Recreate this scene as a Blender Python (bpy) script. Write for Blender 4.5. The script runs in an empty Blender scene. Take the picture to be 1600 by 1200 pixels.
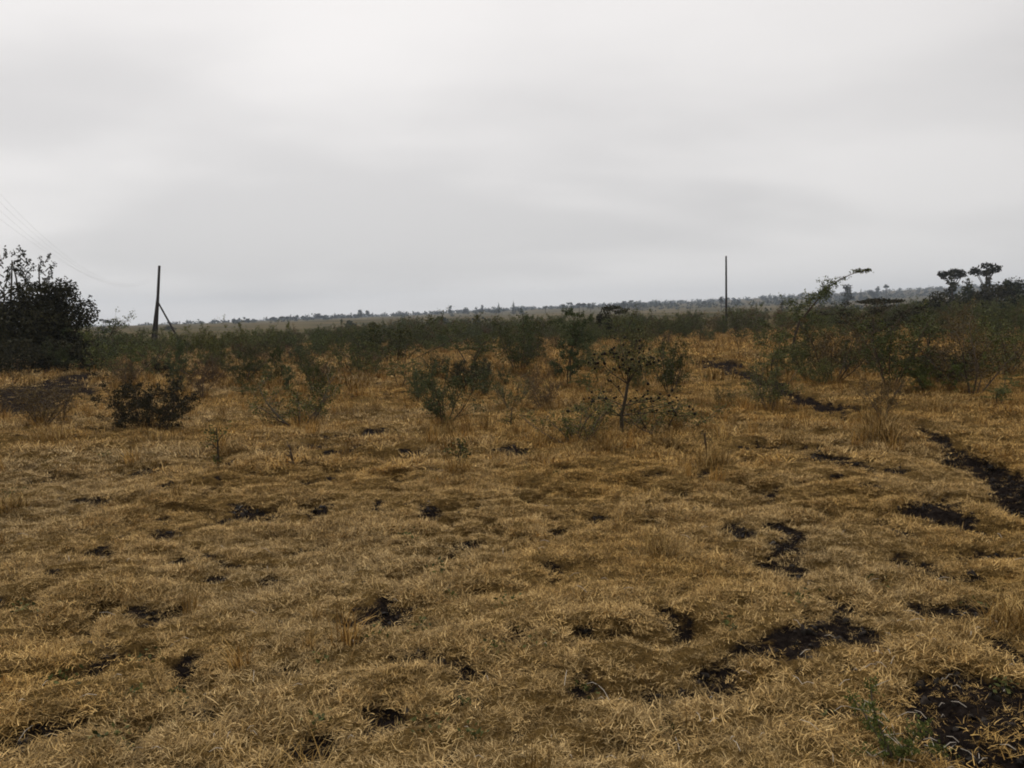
import bpy, math, random
import numpy as np
from mathutils import Vector, Matrix

R = math.radians
rng = np.random.default_rng(11)
random.seed(5)
sc = bpy.context.scene
col = sc.collection

# ------------------------------------------------------------------ camera
F = 1331.0                     # focal length in pixels of the 1600 px wide photograph
EYE = 1.60
PITCH, ROLL = 4.1, 1.0
cam_d = bpy.data.cameras.new('camera')
cam_d.sensor_width = 36.0
cam_d.lens = 36.0 * F / 1600.0
cam_d.clip_start, cam_d.clip_end = 0.05, 9000.0
cam = bpy.data.objects.new('camera', cam_d)
col.objects.link(cam)
CR = (Matrix.Rotation(R(90 - PITCH), 3, 'X') @ Matrix.Rotation(R(-ROLL), 3, 'Z'))
CAMROT = np.array(CR)
cam.matrix_world = Matrix.Translation((0, 0, EYE)) @ CR.to_4x4()
sc.camera = cam

# ------------------------------------------------------------------ sky, sun, exposure
SUN_EL, SUN_AZ = 48.0, -22.0    # high, ahead of the camera, behind the cloud
world = bpy.data.worlds.new('World')
sc.world = world
world.use_nodes = True
nt = world.node_tree
nt.nodes.clear()


def N(tree, typ, **kw):
    n = tree.nodes.new(typ)
    for k, v in kw.items():
        setattr(n, k, v)
    return n


def mathn(tree, op, a, b=None, clamp=False):
    n = tree.nodes.new('ShaderNodeMath')
    n.operation = op
    n.use_clamp = clamp
    for i, v in enumerate((a, b)):
        if v is None:
            continue
        if isinstance(v, (int, float)):
            n.inputs[i].default_value = v
        else:
            tree.links.new(v, n.inputs[i])
    return n.outputs[0]


def build_world():
    L = nt.links.new
    out = N(nt, 'ShaderNodeOutputWorld')
    bg = N(nt, 'ShaderNodeBackground')
    bg.inputs['Strength'].default_value = 0.1
    sky = N(nt, 'ShaderNodeTexSky')
    sky.sky_type = 'NISHITA'
    sky.sun_disc = False
    sky.sun_elevation = R(SUN_EL)
    sky.sun_rotation = R(SUN_AZ) % (2 * math.pi)
    tc = N(nt, 'ShaderNodeTexCoord')
    sep = N(nt, 'ShaderNodeSeparateXYZ')
    L(tc.outputs['Generated'], sep.inputs[0])
    z = mathn(nt, 'ADD', mathn(nt, 'MAXIMUM', sep.outputs[2], 0.0), 0.24)
    px = mathn(nt, 'DIVIDE', sep.outputs[0], z)
    py = mathn(nt, 'DIVIDE', sep.outputs[1], z)
    comb = N(nt, 'ShaderNodeCombineXYZ')
    L(px, comb.inputs[0])
    L(py, comb.inputs[1])
    # layered stratus: big soft sheets, then streaks
    mp1 = N(nt, 'ShaderNodeMapping')
    mp1.inputs['Location'].default_value = CLOUD_OFF
    mp1.inputs['Rotation'].default_value = (0, 0, R(12))
    mp1.inputs['Scale'].default_value = (0.62, 1.05, 1)
    L(comb.outputs[0], mp1.inputs[0])
    n1 = N(nt, 'ShaderNodeTexNoise')
    n1.inputs['Scale'].default_value = 1.0
    n1.inputs['Detail'].default_value = 3.5
    n1.inputs['Roughness'].default_value = 0.42
    n1.inputs['Distortion'].default_value = 0.25
    L(mp1.outputs[0], n1.inputs['Vector'])
    mp2 = N(nt, 'ShaderNodeMapping')
    mp2.inputs['Location'].default_value = (1.3, 0.2, 0)
    mp2.inputs['Scale'].default_value = (2.0, 3.2, 1)
    L(comb.outputs[0], mp2.inputs[0])
    n2 = N(nt, 'ShaderNodeTexNoise')
    n2.inputs['Scale'].default_value = 1.0
    n2.inputs['Detail'].default_value = 4.0
    n2.inputs['Roughness'].default_value = 0.5
    L(mp2.outputs[0], n2.inputs['Vector'])
    v = mathn(nt, 'ADD', mathn(nt, 'MULTIPLY', n1.outputs[0], 0.86), mathn(nt, 'MULTIPLY', n2.outputs[0], 0.14))
    ramp = N(nt, 'ShaderNodeValToRGB')
    cr = ramp.color_ramp
    cr.interpolation = 'EASE'
    cr.elements[0].position = 0.36
    cr.elements[0].color = (0.722, 0.698, 0.684, 1)
    cr.elements[1].position = 0.60
    cr.elements[1].color = (0.908, 0.876, 0.853, 1)
    L(v, ramp.inputs[0])
    sc10 = N(nt, 'ShaderNodeVectorMath', operation='SCALE')
    sc10.inputs['Scale'].default_value = 10.0
    L(ramp.outputs[0], sc10.inputs[0])
    # the cloud glows round the veiled sun
    dt = N(nt, 'ShaderNodeVectorMath', operation='DOT_PRODUCT')
    L(tc.outputs['Generated'], dt.inputs[0])
    dt.inputs[1].default_value = (math.sin(R(SUN_AZ)) * math.cos(R(SUN_EL)), math.cos(R(SUN_AZ)) * math.cos(R(SUN_EL)), math.sin(R(SUN_EL)))
    glow = mathn(nt, 'POWER', mathn(nt, 'MAXIMUM', dt.outputs['Value'], 0.0), 2.0)
    L(mathn(nt, 'ADD', mathn(nt, 'MULTIPLY', glow, 3.6), 7.7), sc10.inputs['Scale'])
    mix = N(nt, 'ShaderNodeMix', data_type='RGBA')
    mix.inputs[0].default_value = 0.95      # thin gaps let a little blue through the cloud
    L(sky.outputs[0], mix.inputs['A'])
    L(sc10.outputs[0], mix.inputs['B'])
    L(mix.outputs['Result'], bg.inputs['Color'])
    L(bg.outputs[0], out.inputs[0])


CLOUD_OFF = (3.4, 0.75, 0)
build_world()

sun_d = bpy.data.lights.new('sun', 'SUN')
sun_d.energy = 1.2
sun_d.angle = R(35)
sun_d.color = (1.0, 0.95, 0.88)
sun = bpy.data.objects.new('sun', sun_d)
col.objects.link(sun)
sd = Vector((math.sin(R(SUN_AZ)) * math.cos(R(SUN_EL)), math.cos(R(SUN_AZ)) * math.cos(R(SUN_EL)), math.sin(R(SUN_EL))))
sun.rotation_euler = sd.to_track_quat('Z', 'Y').to_euler()

sc.view_settings.view_transform = 'Standard'
sc.view_settings.look = 'None'
sc.view_settings.exposure = 0.06
sc.view_settings.gamma = 1.0
sc.view_settings.use_curve_mapping = False
sc.render.engine = 'CYCLES'
sc.cycles.max_bounces = 5
sc.cycles.diffuse_bounces = 3
world.cycles.sampling_method = 'NONE'     # an almost even dome
sc.cycles.filter_width = 1.9

# ------------------------------------------------------------------ helpers
def tag(o, label=None, cat=None, group=None, kind=None):
    if label:
        o['label'] = label
    if cat:
        o['category'] = cat
    if group:
        o['group'] = group
    if kind:
        o['kind'] = kind
    return o


def empty(name, loc, rz=0.0, s=1.0):
    o = bpy.data.objects.new(name, None)
    o.empty_display_size = 0.2
    o.location = loc
    o.rotation_euler = (0, 0, rz)
    o.scale = (s, s, s) if isinstance(s, (int, float)) else s
    col.objects.link(o)
    return o


def link(name, me, parent=None, loc=None):
    o = bpy.data.objects.new(name, me)
    col.objects.link(o)
    if parent is not None:
        o.parent = parent
    if loc is not None:
        o.location = loc
    return o


_perm = np.random.default_rng(3).permutation(512)
_grad = np.random.default_rng(4).normal(size=(512, 2))
_grad /= np.linalg.norm(_grad, axis=1)[:, None]


def perlin(x, y, seed=0):
    x = np.asarray(x, float) + seed * 17.31
    y = np.asarray(y, float) - seed * 9.77
    xi = np.floor(x).astype(np.int64)
    yi = np.floor(y).astype(np.int64)
    fx, fy = x - xi, y - yi

    def g(ix, iy, dx, dy):
        h = _perm[(_perm[ix & 511] + iy) & 511]
        return _grad[h, 0] * dx + _grad[h, 1] * dy
    u = fx * fx * fx * (fx * (fx * 6 - 15) + 10)
    w = fy * fy * fy * (fy * (fy * 6 - 15) + 10)
    a = g(xi, yi, fx, fy) * (1 - u) + g(xi + 1, yi, fx - 1, fy) * u
    b = g(xi, yi + 1, fx, fy - 1) * (1 - u) + g(xi + 1, yi + 1, fx - 1, fy - 1) * u
    return (a * (1 - w) + b * w) * 1.5


def fbm(x, y, seed=0, oct=3):
    s, a = 0.0, 1.0
    for k in range(oct):
        s = s + a * perlin(x * 2 ** k, y * 2 ** k, seed + k)
        a *= 0.5
    return s


def sstep(a, b, x):
    t = np.clip((x - a) / (b - a), 0, 1)
    return t * t * (3 - 2 * t)


# terrain without the small relief
def h_base(x, y):
    x = np.asarray(x, float)
    y = np.asarray(y, float)
    ridge = np.interp(x, [-2300, -820, -500, -240, 40, 300, 800, 1300, 2300], [0, 2, 9, 19, 27, 33, 50, 60, 66])
    t = np.clip((y - 160) / (1600 - 160), 0, 1.0)
    prof = t ** 1.25
    rad = np.sqrt(x * x + y * y)
    mid = np.where(x > 0, 1.5 * np.tanh(x / 70), 0.5 * np.tanh(x / 60)) * sstep(3, 40, rad)
    roll_ = 0.22 * fbm(x / 17, y / 17, 1, 2) * sstep(2, 14, rad)
    wob = 1.6 * perlin(x / 210, y / 160, 6) * sstep(140, 420, rad)
    return ridge * prof + mid + roll_ + wob


CAMZ = float(h_base(0.0, 0.0)) + EYE
cam.location = (0, 0, CAMZ)
CP = np.array([0, 0, CAMZ])


def ray(px, py):
    d = CAMROT @ np.array([(px - 800) / F, (600 - py) / F, -1.0])
    return d / np.linalg.norm(d)


_ts = np.geomspace(1.5, 3000, 1500)


def at(px, py):
    """the point of the ground seen at a pixel of the photograph"""
    d = ray(px, py)
    P = CP + _ts[:, None] * d
    below = P[:, 2] < h_base(P[:, 0], P[:, 1])
    i = int(np.argmax(below)) if below.any() else len(_ts) - 1
    return P[i]


def at_dist(px, py, dist):
    """ground position under the bearing of a pixel at a distance, and the height there to reach that pixel"""
    d = ray(px, py)
    k = dist / math.hypot(d[0], d[1])
    p = CP + k * d
    hz = float(h_base(p[0], p[1]))
    return np.array([p[0], p[1], hz]), p[2] - hz


def project(P):
    q = (np.asarray(P, float) - CP) @ CAMROT
    return 800 + F * q[..., 0] / -q[..., 2], 600 - F * q[..., 1] / -q[..., 2]


# ------------------------------------------------------------------ bare soil
PATCH = [(586, 677, 22, 12), (187, 838, 15, 11), (160, 862, 22, 7), (260, 836, 20, 10), (274, 875, 30, 7), (319, 840, 8, 4),
         (324, 870, 9, 4), (375, 798, 20, 8), (341, 814, 16, 5), (502, 795, 23, 9), (461, 795, 8, 3), (491, 784, 6, 4),
         (270, 761, 20, 4), (484, 697, 15, 7), (536, 707, 22, 4), (506, 848, 15, 9), (168, 950, 16, 6), (139, 971, 8, 12),
         (229, 975, 12, 8), (300, 1022, 18, 12), (416, 952, 10, 8), (277, 945, 14, 5), (802, 703, 22, 7), (661, 737, 20, 4),
         (579, 727, 18, 3), (679, 798, 28, 8), (591, 796, 8, 5), (878, 832, 24, 7), (590, 962, 48, 14), (606, 938, 13, 9),
         (622, 1031, 46, 13), (925, 997, 28, 9), (812, 995, 16, 17), (862, 887, 20, 7), (637, 856, 18, 5), (1009, 793, 13, 5),
         (978, 765, 11, 5), (892, 753, 12, 3), (723, 1038, 10, 11), (1300, 719, 38, 14), (1199, 773, 9, 6), (1259, 801, 20, 5),
         (1090, 801, 20, 8), (1153, 833, 24, 9), (1225, 833, 36, 7), (1240, 858, 28, 14), (1244, 888, 18, 15),
         (1476, 805, 34, 14), (1431, 797, 30, 10), (1394, 828, 22, 8), (1311, 948, 36, 15), (1345, 988, 42, 22),
         (1240, 1000, 48, 18), (1187, 1007, 36, 9), (1131, 1034, 30, 20), (1142, 1066, 20, 8), (1465, 955, 46, 16),
         (1592, 1024, 26, 26), (1540, 860, 26, 11), (1431, 872, 34, 7), (1506, 1122, 95, 42), (1553, 1178, 66, 26),
         (1440, 1092, 30, 12), (1109, 1162, 15, 10), (1287, 1106, 20, 11), (50, 1160, 42, 17), (610, 1108, 30, 12),
         (1012, 1172, 22, 10), (1090, 1160, 20, 8), (752, 1100, 18, 7), (240, 1078, 12, 7), (870, 1140, 15, 8), (130, 1122, 22, 8),
         (285, 1110, 26, 8), (300, 1145, 14, 6), (195, 1160, 16, 9), (905, 1060, 12, 6), (690, 1075, 14, 8), (1380, 920, 22, 5),
         (1160, 680, 16, 4), (1195, 745, 18, 4), (1170, 720, 18, 3), (760, 770, 16, 3), (700, 770, 14, 3), (960, 640, 14, 3),
         (820, 690, 18, 3), (770, 735, 16, 3), (60, 750, 24, 4), (140, 790, 26, 4), (220, 735, 20, 4), (420, 900, 14, 5),
         (70, 905, 24, 5), (340, 905, 16, 5), (450, 1040, 16, 7), (520, 1000, 14, 6), (980, 920, 16, 5), (1060, 980, 14, 6),
         (1180, 950, 14, 5), (1080, 900, 18, 5), (1500, 900, 26, 6), (1570, 930, 20, 6), (940, 850, 16, 4), (740, 850, 16, 4),
         (1565, 1092, 62, 34), (1282, 976, 30, 10), (1200, 1032, 30, 10), (1386, 962, 22, 10), (1500, 1056, 30, 9), (1590, 1150, 40, 30),
         (1565, 975, 26, 9), (560, 975, 26, 8), (650, 1018, 20, 6), (20, 1178, 34, 14), (100, 1150, 22, 7), (330, 1120, 24, 7), (1330, 1045, 18, 7),
         (1140, 860, 16, 4), (1180, 880, 12, 4), (1350, 770, 20, 4), (1400, 740, 18, 3), (1100, 745, 16, 3), (640, 705, 18, 3), (700, 720, 16, 3)]
TRACK = [(1640, 800, 34), (1590, 762, 32), (1545, 728, 34), (1500, 706, 26), (1462, 684, 17), (1425, 664, 12), (1385, 650, 9), (1330, 642, 20),
         (1280, 634, 28), (1232, 618, 16), (1195, 598, 20), (1165, 583, 30), (1130, 573, 30), (1098, 562, 18)]
ROAD = [(-90, 645, 70), (0, 624, 70), (60, 608, 46), (105, 594, 20), (150, 582, 9)]


_cache = {}


def seg_mask(x, y, line, soft):
    if id(line) not in _cache:
        _cache[id(line)] = [(at(px, py), w) for px, py, w in line]
    pts = _cache[id(line)]
    best = np.full(x.shape, -9.0)
    for (a, wa), (b, wb) in zip(pts[:-1], pts[1:]):
        da, db = np.linalg.norm(a[:2]), np.linalg.norm(b[:2])
        ra, rb = wa * da / F * 1.7, wb * db / F * 1.7
        ab = b[:2] - a[:2]
        t = np.clip(((x - a[0]) * ab[0] + (y - a[1]) * ab[1]) / (ab @ ab), 0, 1)
        d = np.hypot(x - a[0] - t * ab[0], y - a[1] - t * ab[1])
        best = np.maximum(best, 1.0 - d / (ra + (rb - ra) * t))
    return best


def hummock(x, y):
    """0 in the crevices of the swelling clay, 1 on the mounds; and how cracked the ground is there"""
    n1 = np.abs(fbm(x / 0.95, y / 0.80, 131, 2))
    where = sstep(-0.25, 0.35, fbm(x / 2.4, y / 2.4, 137, 2) + 0.25 * sstep(4.5, 8, y) - 0.1)
    return n1, where


def soil(x, y):
    """three masks: any bare dark soil, the gully track on the right, the muddy road on the left"""
    x = np.asarray(x, float)
    y = np.asarray(y, float)
    near = (y > 0.5) & (y < 75) & (np.abs(x) < 60)
    bare = np.zeros(x.shape)
    tr = np.full(x.shape, -9.0)
    rd = np.full(x.shape, -9.0)
    xs, ys = x[near], y[near]
    wob = 0.55 * fbm(xs / 0.33, ys / 0.33, 21, 3) + 0.25 * fbm(xs / 0.09, ys / 0.09, 27, 2)
    m = np.full(xs.shape, -9.0)
    if 'patch' not in _cache:
        _cache['patch'] = []
        for px, py, rx, ry in PATCH:
            c = at(px, py)
            a = rx * np.linalg.norm(c[:2]) / F * 1.6
            u0, u1 = at(px, py - ry), at(px, py + ry)
            b = max(0.5 * np.linalg.norm(u0[:2] - u1[:2]), 0.6 * a) * 1.5
            _cache['patch'].append((c, a, min(b, 2.6 * a)))
    for c, a, b in _cache['patch']:
        sel = (np.abs(xs - c[0]) < 2.2 * a) & (np.abs(ys - c[1]) < 2.2 * b)
        if not sel.any():
            continue
        e = 1.0 - np.hypot((xs[sel] - c[0]) / a, (ys[sel] - c[1]) / b)
        m[sel] = np.maximum(m[sel], e * 1.2 + wob[sel] * 1.25)
    v = sstep(-0.05, 0.6, m)
    # small random gaps in the sward
    g = fbm(xs / 0.55, ys / 0.30, 33, 3)
    v = np.maximum(v, 0.9 * sstep(0.42, 0.72, g))
    v = np.maximum(v, 0.8 * sstep(0.28, 0.75, fbm(xs / 0.26, ys / 0.20, 37, 3)))
    n1, where = hummock(xs, ys)
    v = np.maximum(v, 0.9 * (1 - sstep(0.02, 0.16, n1 + 0.06 * wob)) * where)
    wide = 0.5 * fbm(xs / 1.3, ys / 1.3, 41, 3)
    t = seg_mask(xs, ys, TRACK, 0.3) * 1.3 + wide * (1 + 0.9 * sstep(9, 16, np.hypot(xs, ys))) + wob * 0.55 - 0.06 * sstep(9, 14, np.hypot(xs, ys))
    r = seg_mask(xs, ys, ROAD, 0.3) * 1.3 + wide + wob * 0.25
    tr[near], rd[near] = t, r
    bare[near] = np.maximum(v, np.maximum(sstep(0, 0.3, t), sstep(0, 0.3, r)))
    return bare, tr, rd


def h_micro(x, y, bare=None, tr=None):
    rad = np.hypot(x, y)
    f = 1 - sstep(25, 60, rad)
    m = f * (0.055 * fbm(x / 1.15, y / 1.15, 51, 3) + 0.030 * fbm(x / 0.24, y / 0.24, 57, 2))
    n1, where = hummock(x, y)
    m = m + f * 0.10 * (sstep(0.0, 0.34, n1) - 0.6) * where
    if bare is not None:
        m = m - 0.05 * bare * f + f * bare * 0.012 * fbm(x / 0.07, y / 0.07, 61, 2)
        m = m - 0.13 * sstep(-0.1, 0.6, tr) * f
    return m


def ground_z(x, y):
    x, y = np.atleast_1d(np.asarray(x, float)), np.atleast_1d(np.asarray(y, float))
    b, t, r = soil(x, y)
    return h_base(x, y) + h_micro(x, y, b, t)


def snap(p):
    return Vector((float(p[0]), float(p[1]), float(ground_z(p[0], p[1])[0])))


# ------------------------------------------------------------------ materials
def new_mat(name):
    m = bpy.data.materials.new(name)
    m.use_nodes = True
    t = m.node_tree
    b = t.nodes['Principled BSDF']
    b.inputs['Roughness'].default_value = 0.85
    b.inputs['Specular IOR Level'].default_value = 0.08
    return m, t, b


def leaf_mat(name, dark, light, obj_var=0.25, warm=None, rough=0.7, trans=0.0):
    """per-leaf tint and per-plant variation"""
    m, t, b = new_mat(name)
    b.inputs['Roughness'].default_value = rough
    at_ = N(t, 'ShaderNodeAttribute', attribute_name='tint')
    ramp = N(t, 'ShaderNodeValToRGB')
    cr = ramp.color_ramp
    cr.elements[0].color = (*dark, 1)
    cr.elements[1].color = (*light, 1)
    if warm:
        e = cr.elements.new(0.93)
        e.color = (*light, 1)
        cr.elements[-1].color = (*warm, 1)
    t.links.new(at_.outputs['Fac'], ramp.inputs[0])
    oi = N(t, 'ShaderNodeObjectInfo')
    hs = N(t, 'ShaderNodeHueSaturation')
    mr = N(t, 'ShaderNodeMapRange')
    mr.inputs['To Min'].default_value = 1 - obj_var
    mr.inputs['To Max'].default_value = 1 + obj_var
    t.links.new(oi.outputs['Random'], mr.inputs['Value'])
    t.links.new(mr.outputs[0], hs.inputs['Value'])
    mr2 = N(t, 'ShaderNodeMapRange')
    mr2.inputs['To Min'].default_value = 0.485
    mr2.inputs['To Max'].default_value = 0.515
    fr = mathn(t, 'FRACT', mathn(t, 'MULTIPLY', oi.outputs['Random'], 7.13))
    t.links.new(fr, mr2.inputs['Value'])
    t.links.new(mr2.outputs[0], hs.inputs['Hue'])
    t.links.new(ramp.outputs[0], hs.inputs['Color'])
    t.links.new(hs.outputs[0], b.inputs['Base Color'])
    return m


def grass_mat(name, stops):
    m, t, b = new_mat(name)
    b.inputs['Roughness'].default_value = 0.65
    b.inputs['Specular IOR Level'].default_value = 0.06
    a1 = N(t, 'ShaderNodeAttribute', attribute_name='tint')
    ramps = []
    for st in stops:
        rp = N(t, 'ShaderNodeValToRGB')
        cr = rp.color_ramp
        for k, (p, c) in enumerate(st):
            e = cr.elements[k] if k < 2 else cr.elements.new(p)
            e.position = p
            e.color = (*c, 1)
        t.links.new(a1.outputs['Fac'], rp.inputs[0])
        ramps.append(rp)
    w = N(t, 'ShaderNodeAttribute', attribute_name='warm', attribute_type='INSTANCER')
    mx = N(t, 'ShaderNodeMix', data_type='RGBA')
    t.links.new(w.outputs['Fac'], mx.inputs[0])
    t.links.new(ramps[0].outputs[0], mx.inputs['A'])
    t.links.new(ramps[1].outputs[0], mx.inputs['B'])
    oi = N(t, 'ShaderNodeObjectInfo')
    hs = N(t, 'ShaderNodeHueSaturation')
    mr = N(t, 'ShaderNodeMapRange')
    mr.inputs['To Min'].default_value = 0.55
    mr.inputs['To Max'].default_value = 1.45
    t.links.new(oi.outputs['Random'], mr.inputs['Value'])
    t.links.new(mr.outputs[0], hs.inputs['Value'])
    t.links.new(mx.outputs['Result'], hs.inputs['Color'])
    t.links.new(hs.outputs[0], b.inputs['Base Color'])
    return m


def ground_mat():
    m, t, b = new_mat('ground')
    b.inputs['Roughness'].default_value = 0.95
    b.inputs['Specular IOR Level'].default_value = 0.0
    L = t.links.new
    geo = N(t, 'ShaderNodeNewGeometry')

    def noise(scale, detail=4, rough=0.55):
        n = N(t, 'ShaderNodeTexNoise')
        n.inputs['Scale'].default_value = scale
        n.inputs['Detail'].default_value = detail
        n.inputs['Roughness'].default_value = rough
        L(geo.outputs['Position'], n.inputs['Vector'])
        return n.outputs[0]

    def ramp(fac, a, ca, c, cc):
        r = N(t, 'ShaderNodeValToRGB')
        r.color_ramp.elements[0].position = a
        r.color_ramp.elements[0].color = (*ca, 1)
        r.color_ramp.elements[1].position = c
        r.color_ramp.elements[1].color = (*cc, 1)
        L(fac, r.inputs[0])
        return r.outputs[0]

    def mix(f, a, c):
        n = N(t, 'ShaderNodeMix', data_type='RGBA')
        L(f, n.inputs[0])
        for s, v in (('A', a), ('B', c)):
            if isinstance(v, tuple):
                n.inputs[s].default_value = (*v, 1)
            else:
                L(v, n.inputs[s])
        return n.outputs['Result']
    thatch = ramp(noise(120, 4, 0.75), 0.38, (0.028, 0.018, 0.008), 0.64, (0.27, 0.168, 0.056))
    straw = ramp(noise(26, 5, 0.75), 0.38, (0.04, 0.026, 0.011), 0.64, (0.26, 0.163, 0.055))
    near = mix(mathn(t, 'MULTIPLY', noise(3, 2), 1.0), thatch, straw)
    # the distant plain: dry grass with olive scrub showing as patches
    far = ramp(noise(0.022, 5, 0.6), 0.38, (0.065, 0.056, 0.026), 0.66, (0.155, 0.115, 0.052))
    av = N(t, 'ShaderNodeAttribute', attribute_name='far')
    g = mix(av.outputs['Fac'], near, far)
    dirt = ramp(noise(24, 5, 0.7), 0.35, (0.008, 0.0062, 0.0055), 0.74, (0.040, 0.031, 0.026))
    ab = N(t, 'ShaderNodeAttribute', attribute_name='bare')
    # ragged edge to the bare patches
    rag = mathn(t, 'ADD', ab.outputs['Fac'], mathn(t, 'MULTIPLY', mathn(t, 'SUBTRACT', noise(16, 4, 0.7), 0.5), 1.6))
    rag = mathn(t, 'MULTIPLY', mathn(t, 'SUBTRACT', rag, 0.38), 2.6, True)
    rag = mathn(t, 'MULTIPLY', rag, mathn(t, 'MULTIPLY', ab.outputs['Fac'], 4.0, True))
    L(mix(rag, g, dirt), b.inputs['Base Color'])
    bump = N(t, 'ShaderNodeBump')
    bump.inputs['Strength'].default_value = 0.9
    bump.inputs['Distance'].default_value = 0.03
    L(noise(90, 4, 0.75), bump.inputs['Height'])
    L(bump.outputs[0], b.inputs['Normal'])
    return m


M = {}
M['ground'] = ground_mat()
M['grass'] = grass_mat('dry_grass', [
    [(0.0, (0.10, 0.065, 0.026)), (1.0, (0.72, 0.53, 0.265)), (0.45, (0.40, 0.270, 0.110))],
    [(0.0, (0.10, 0.057, 0.016)), (1.0, (0.71, 0.46, 0.155)), (0.45, (0.42, 0.247, 0.066))]])
M['tuft'] = grass_mat('tuft_grass', [
    [(0.0, (0.11, 0.066, 0.022)), (1.0, (0.54, 0.37, 0.14)), (0.5, (0.29, 0.18, 0.056))],
    [(0.0, (0.11, 0.060, 0.018)), (1.0, (0.50, 0.30, 0.09)), (0.5, (0.28, 0.155, 0.040))]])
M['bark'] = leaf_mat('bark', (0.030, 0.022, 0.015), (0.085, 0.064, 0.045), 0.2)
M['twig'] = leaf_mat('grey_twig', (0.045, 0.034, 0.024), (0.14, 0.11, 0.08), 0.2)
M['thorn'] = leaf_mat('white_thorn', (0.42, 0.38, 0.30), (0.62, 0.57, 0.46), 0.1)
M['green'] = leaf_mat('olive_leaf', (0.030, 0.037, 0.012), (0.125, 0.136, 0.042), 0.35, (0.21, 0.16, 0.06))
M['blue_green'] = leaf_mat('grey_green_leaf', (0.026, 0.036, 0.015), (0.105, 0.122, 0.048), 0.3)
M['bright_green'] = leaf_mat('fresh_leaf', (0.030, 0.041, 0.009), (0.125, 0.145, 0.040), 0.15)
M['dark'] = leaf_mat('dark_leaf', (0.011, 0.012, 0.006), (0.055, 0.050, 0.022), 0.25)
M['dry'] = leaf_mat('dry_leaf', (0.05, 0.033, 0.013), (0.17, 0.112, 0.045), 0.25)
M['far_leaf'] = leaf_mat('distant_leaf', (0.014, 0.018, 0.010), (0.055, 0.060, 0.028), 0.25)
M['pale_leaf'] = leaf_mat('pale_leaf', (0.055, 0.055, 0.018), (0.20, 0.18, 0.06), 0.1)
M['gall'] = leaf_mat('black_gall', (0.008, 0.006, 0.005), (0.016, 0.012, 0.010), 0.1)
M['clod'] = leaf_mat('soil_clod', (0.012, 0.0095, 0.008), (0.040, 0.033, 0.027), 0.35)
mm, t_, b_ = new_mat('creosoted_wood')
nz = N(t_, 'ShaderNodeTexNoise')
nz.inputs['Scale'].default_value = 6
nz.inputs['Detail'].default_value = 4
tc_ = N(t_, 'ShaderNodeTexCoord')
mp_ = N(t_, 'ShaderNodeMapping')
mp_.inputs['Scale'].default_value = (6, 6, 0.5)
t_.links.new(tc_.outputs['Object'], mp_.inputs[0])
t_.links.new(mp_.outputs[0], nz.inputs['Vector'])
rp_ = N(t_, 'ShaderNodeValToRGB')
rp_.color_ramp.elements[0].color = (0.020, 0.017, 0.016, 1)
rp_.color_ramp.elements[1].color = (0.058, 0.048, 0.044, 1)
t_.links.new(nz.outputs[0], rp_.inputs[0])
t_.links.new(rp_.outputs[0], b_.inputs['Base Color'])
M['pole'] = mm
mm, t_, b_ = new_mat('galvanised_wire')
b_.inputs['Base Color'].default_value = (0.58, 0.58, 0.59, 1)
b_.inputs['Metallic'].default_value = 0.6
b_.inputs['Roughness'].default_value = 0.5
M['wire'] = mm
mm, t_, b_ = new_mat('porcelain')
b_.inputs['Base Color'].default_value = (0.10, 0.06, 0.04, 1)
b_.inputs['Roughness'].default_value = 0.3
M['porcelain'] = mm


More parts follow.
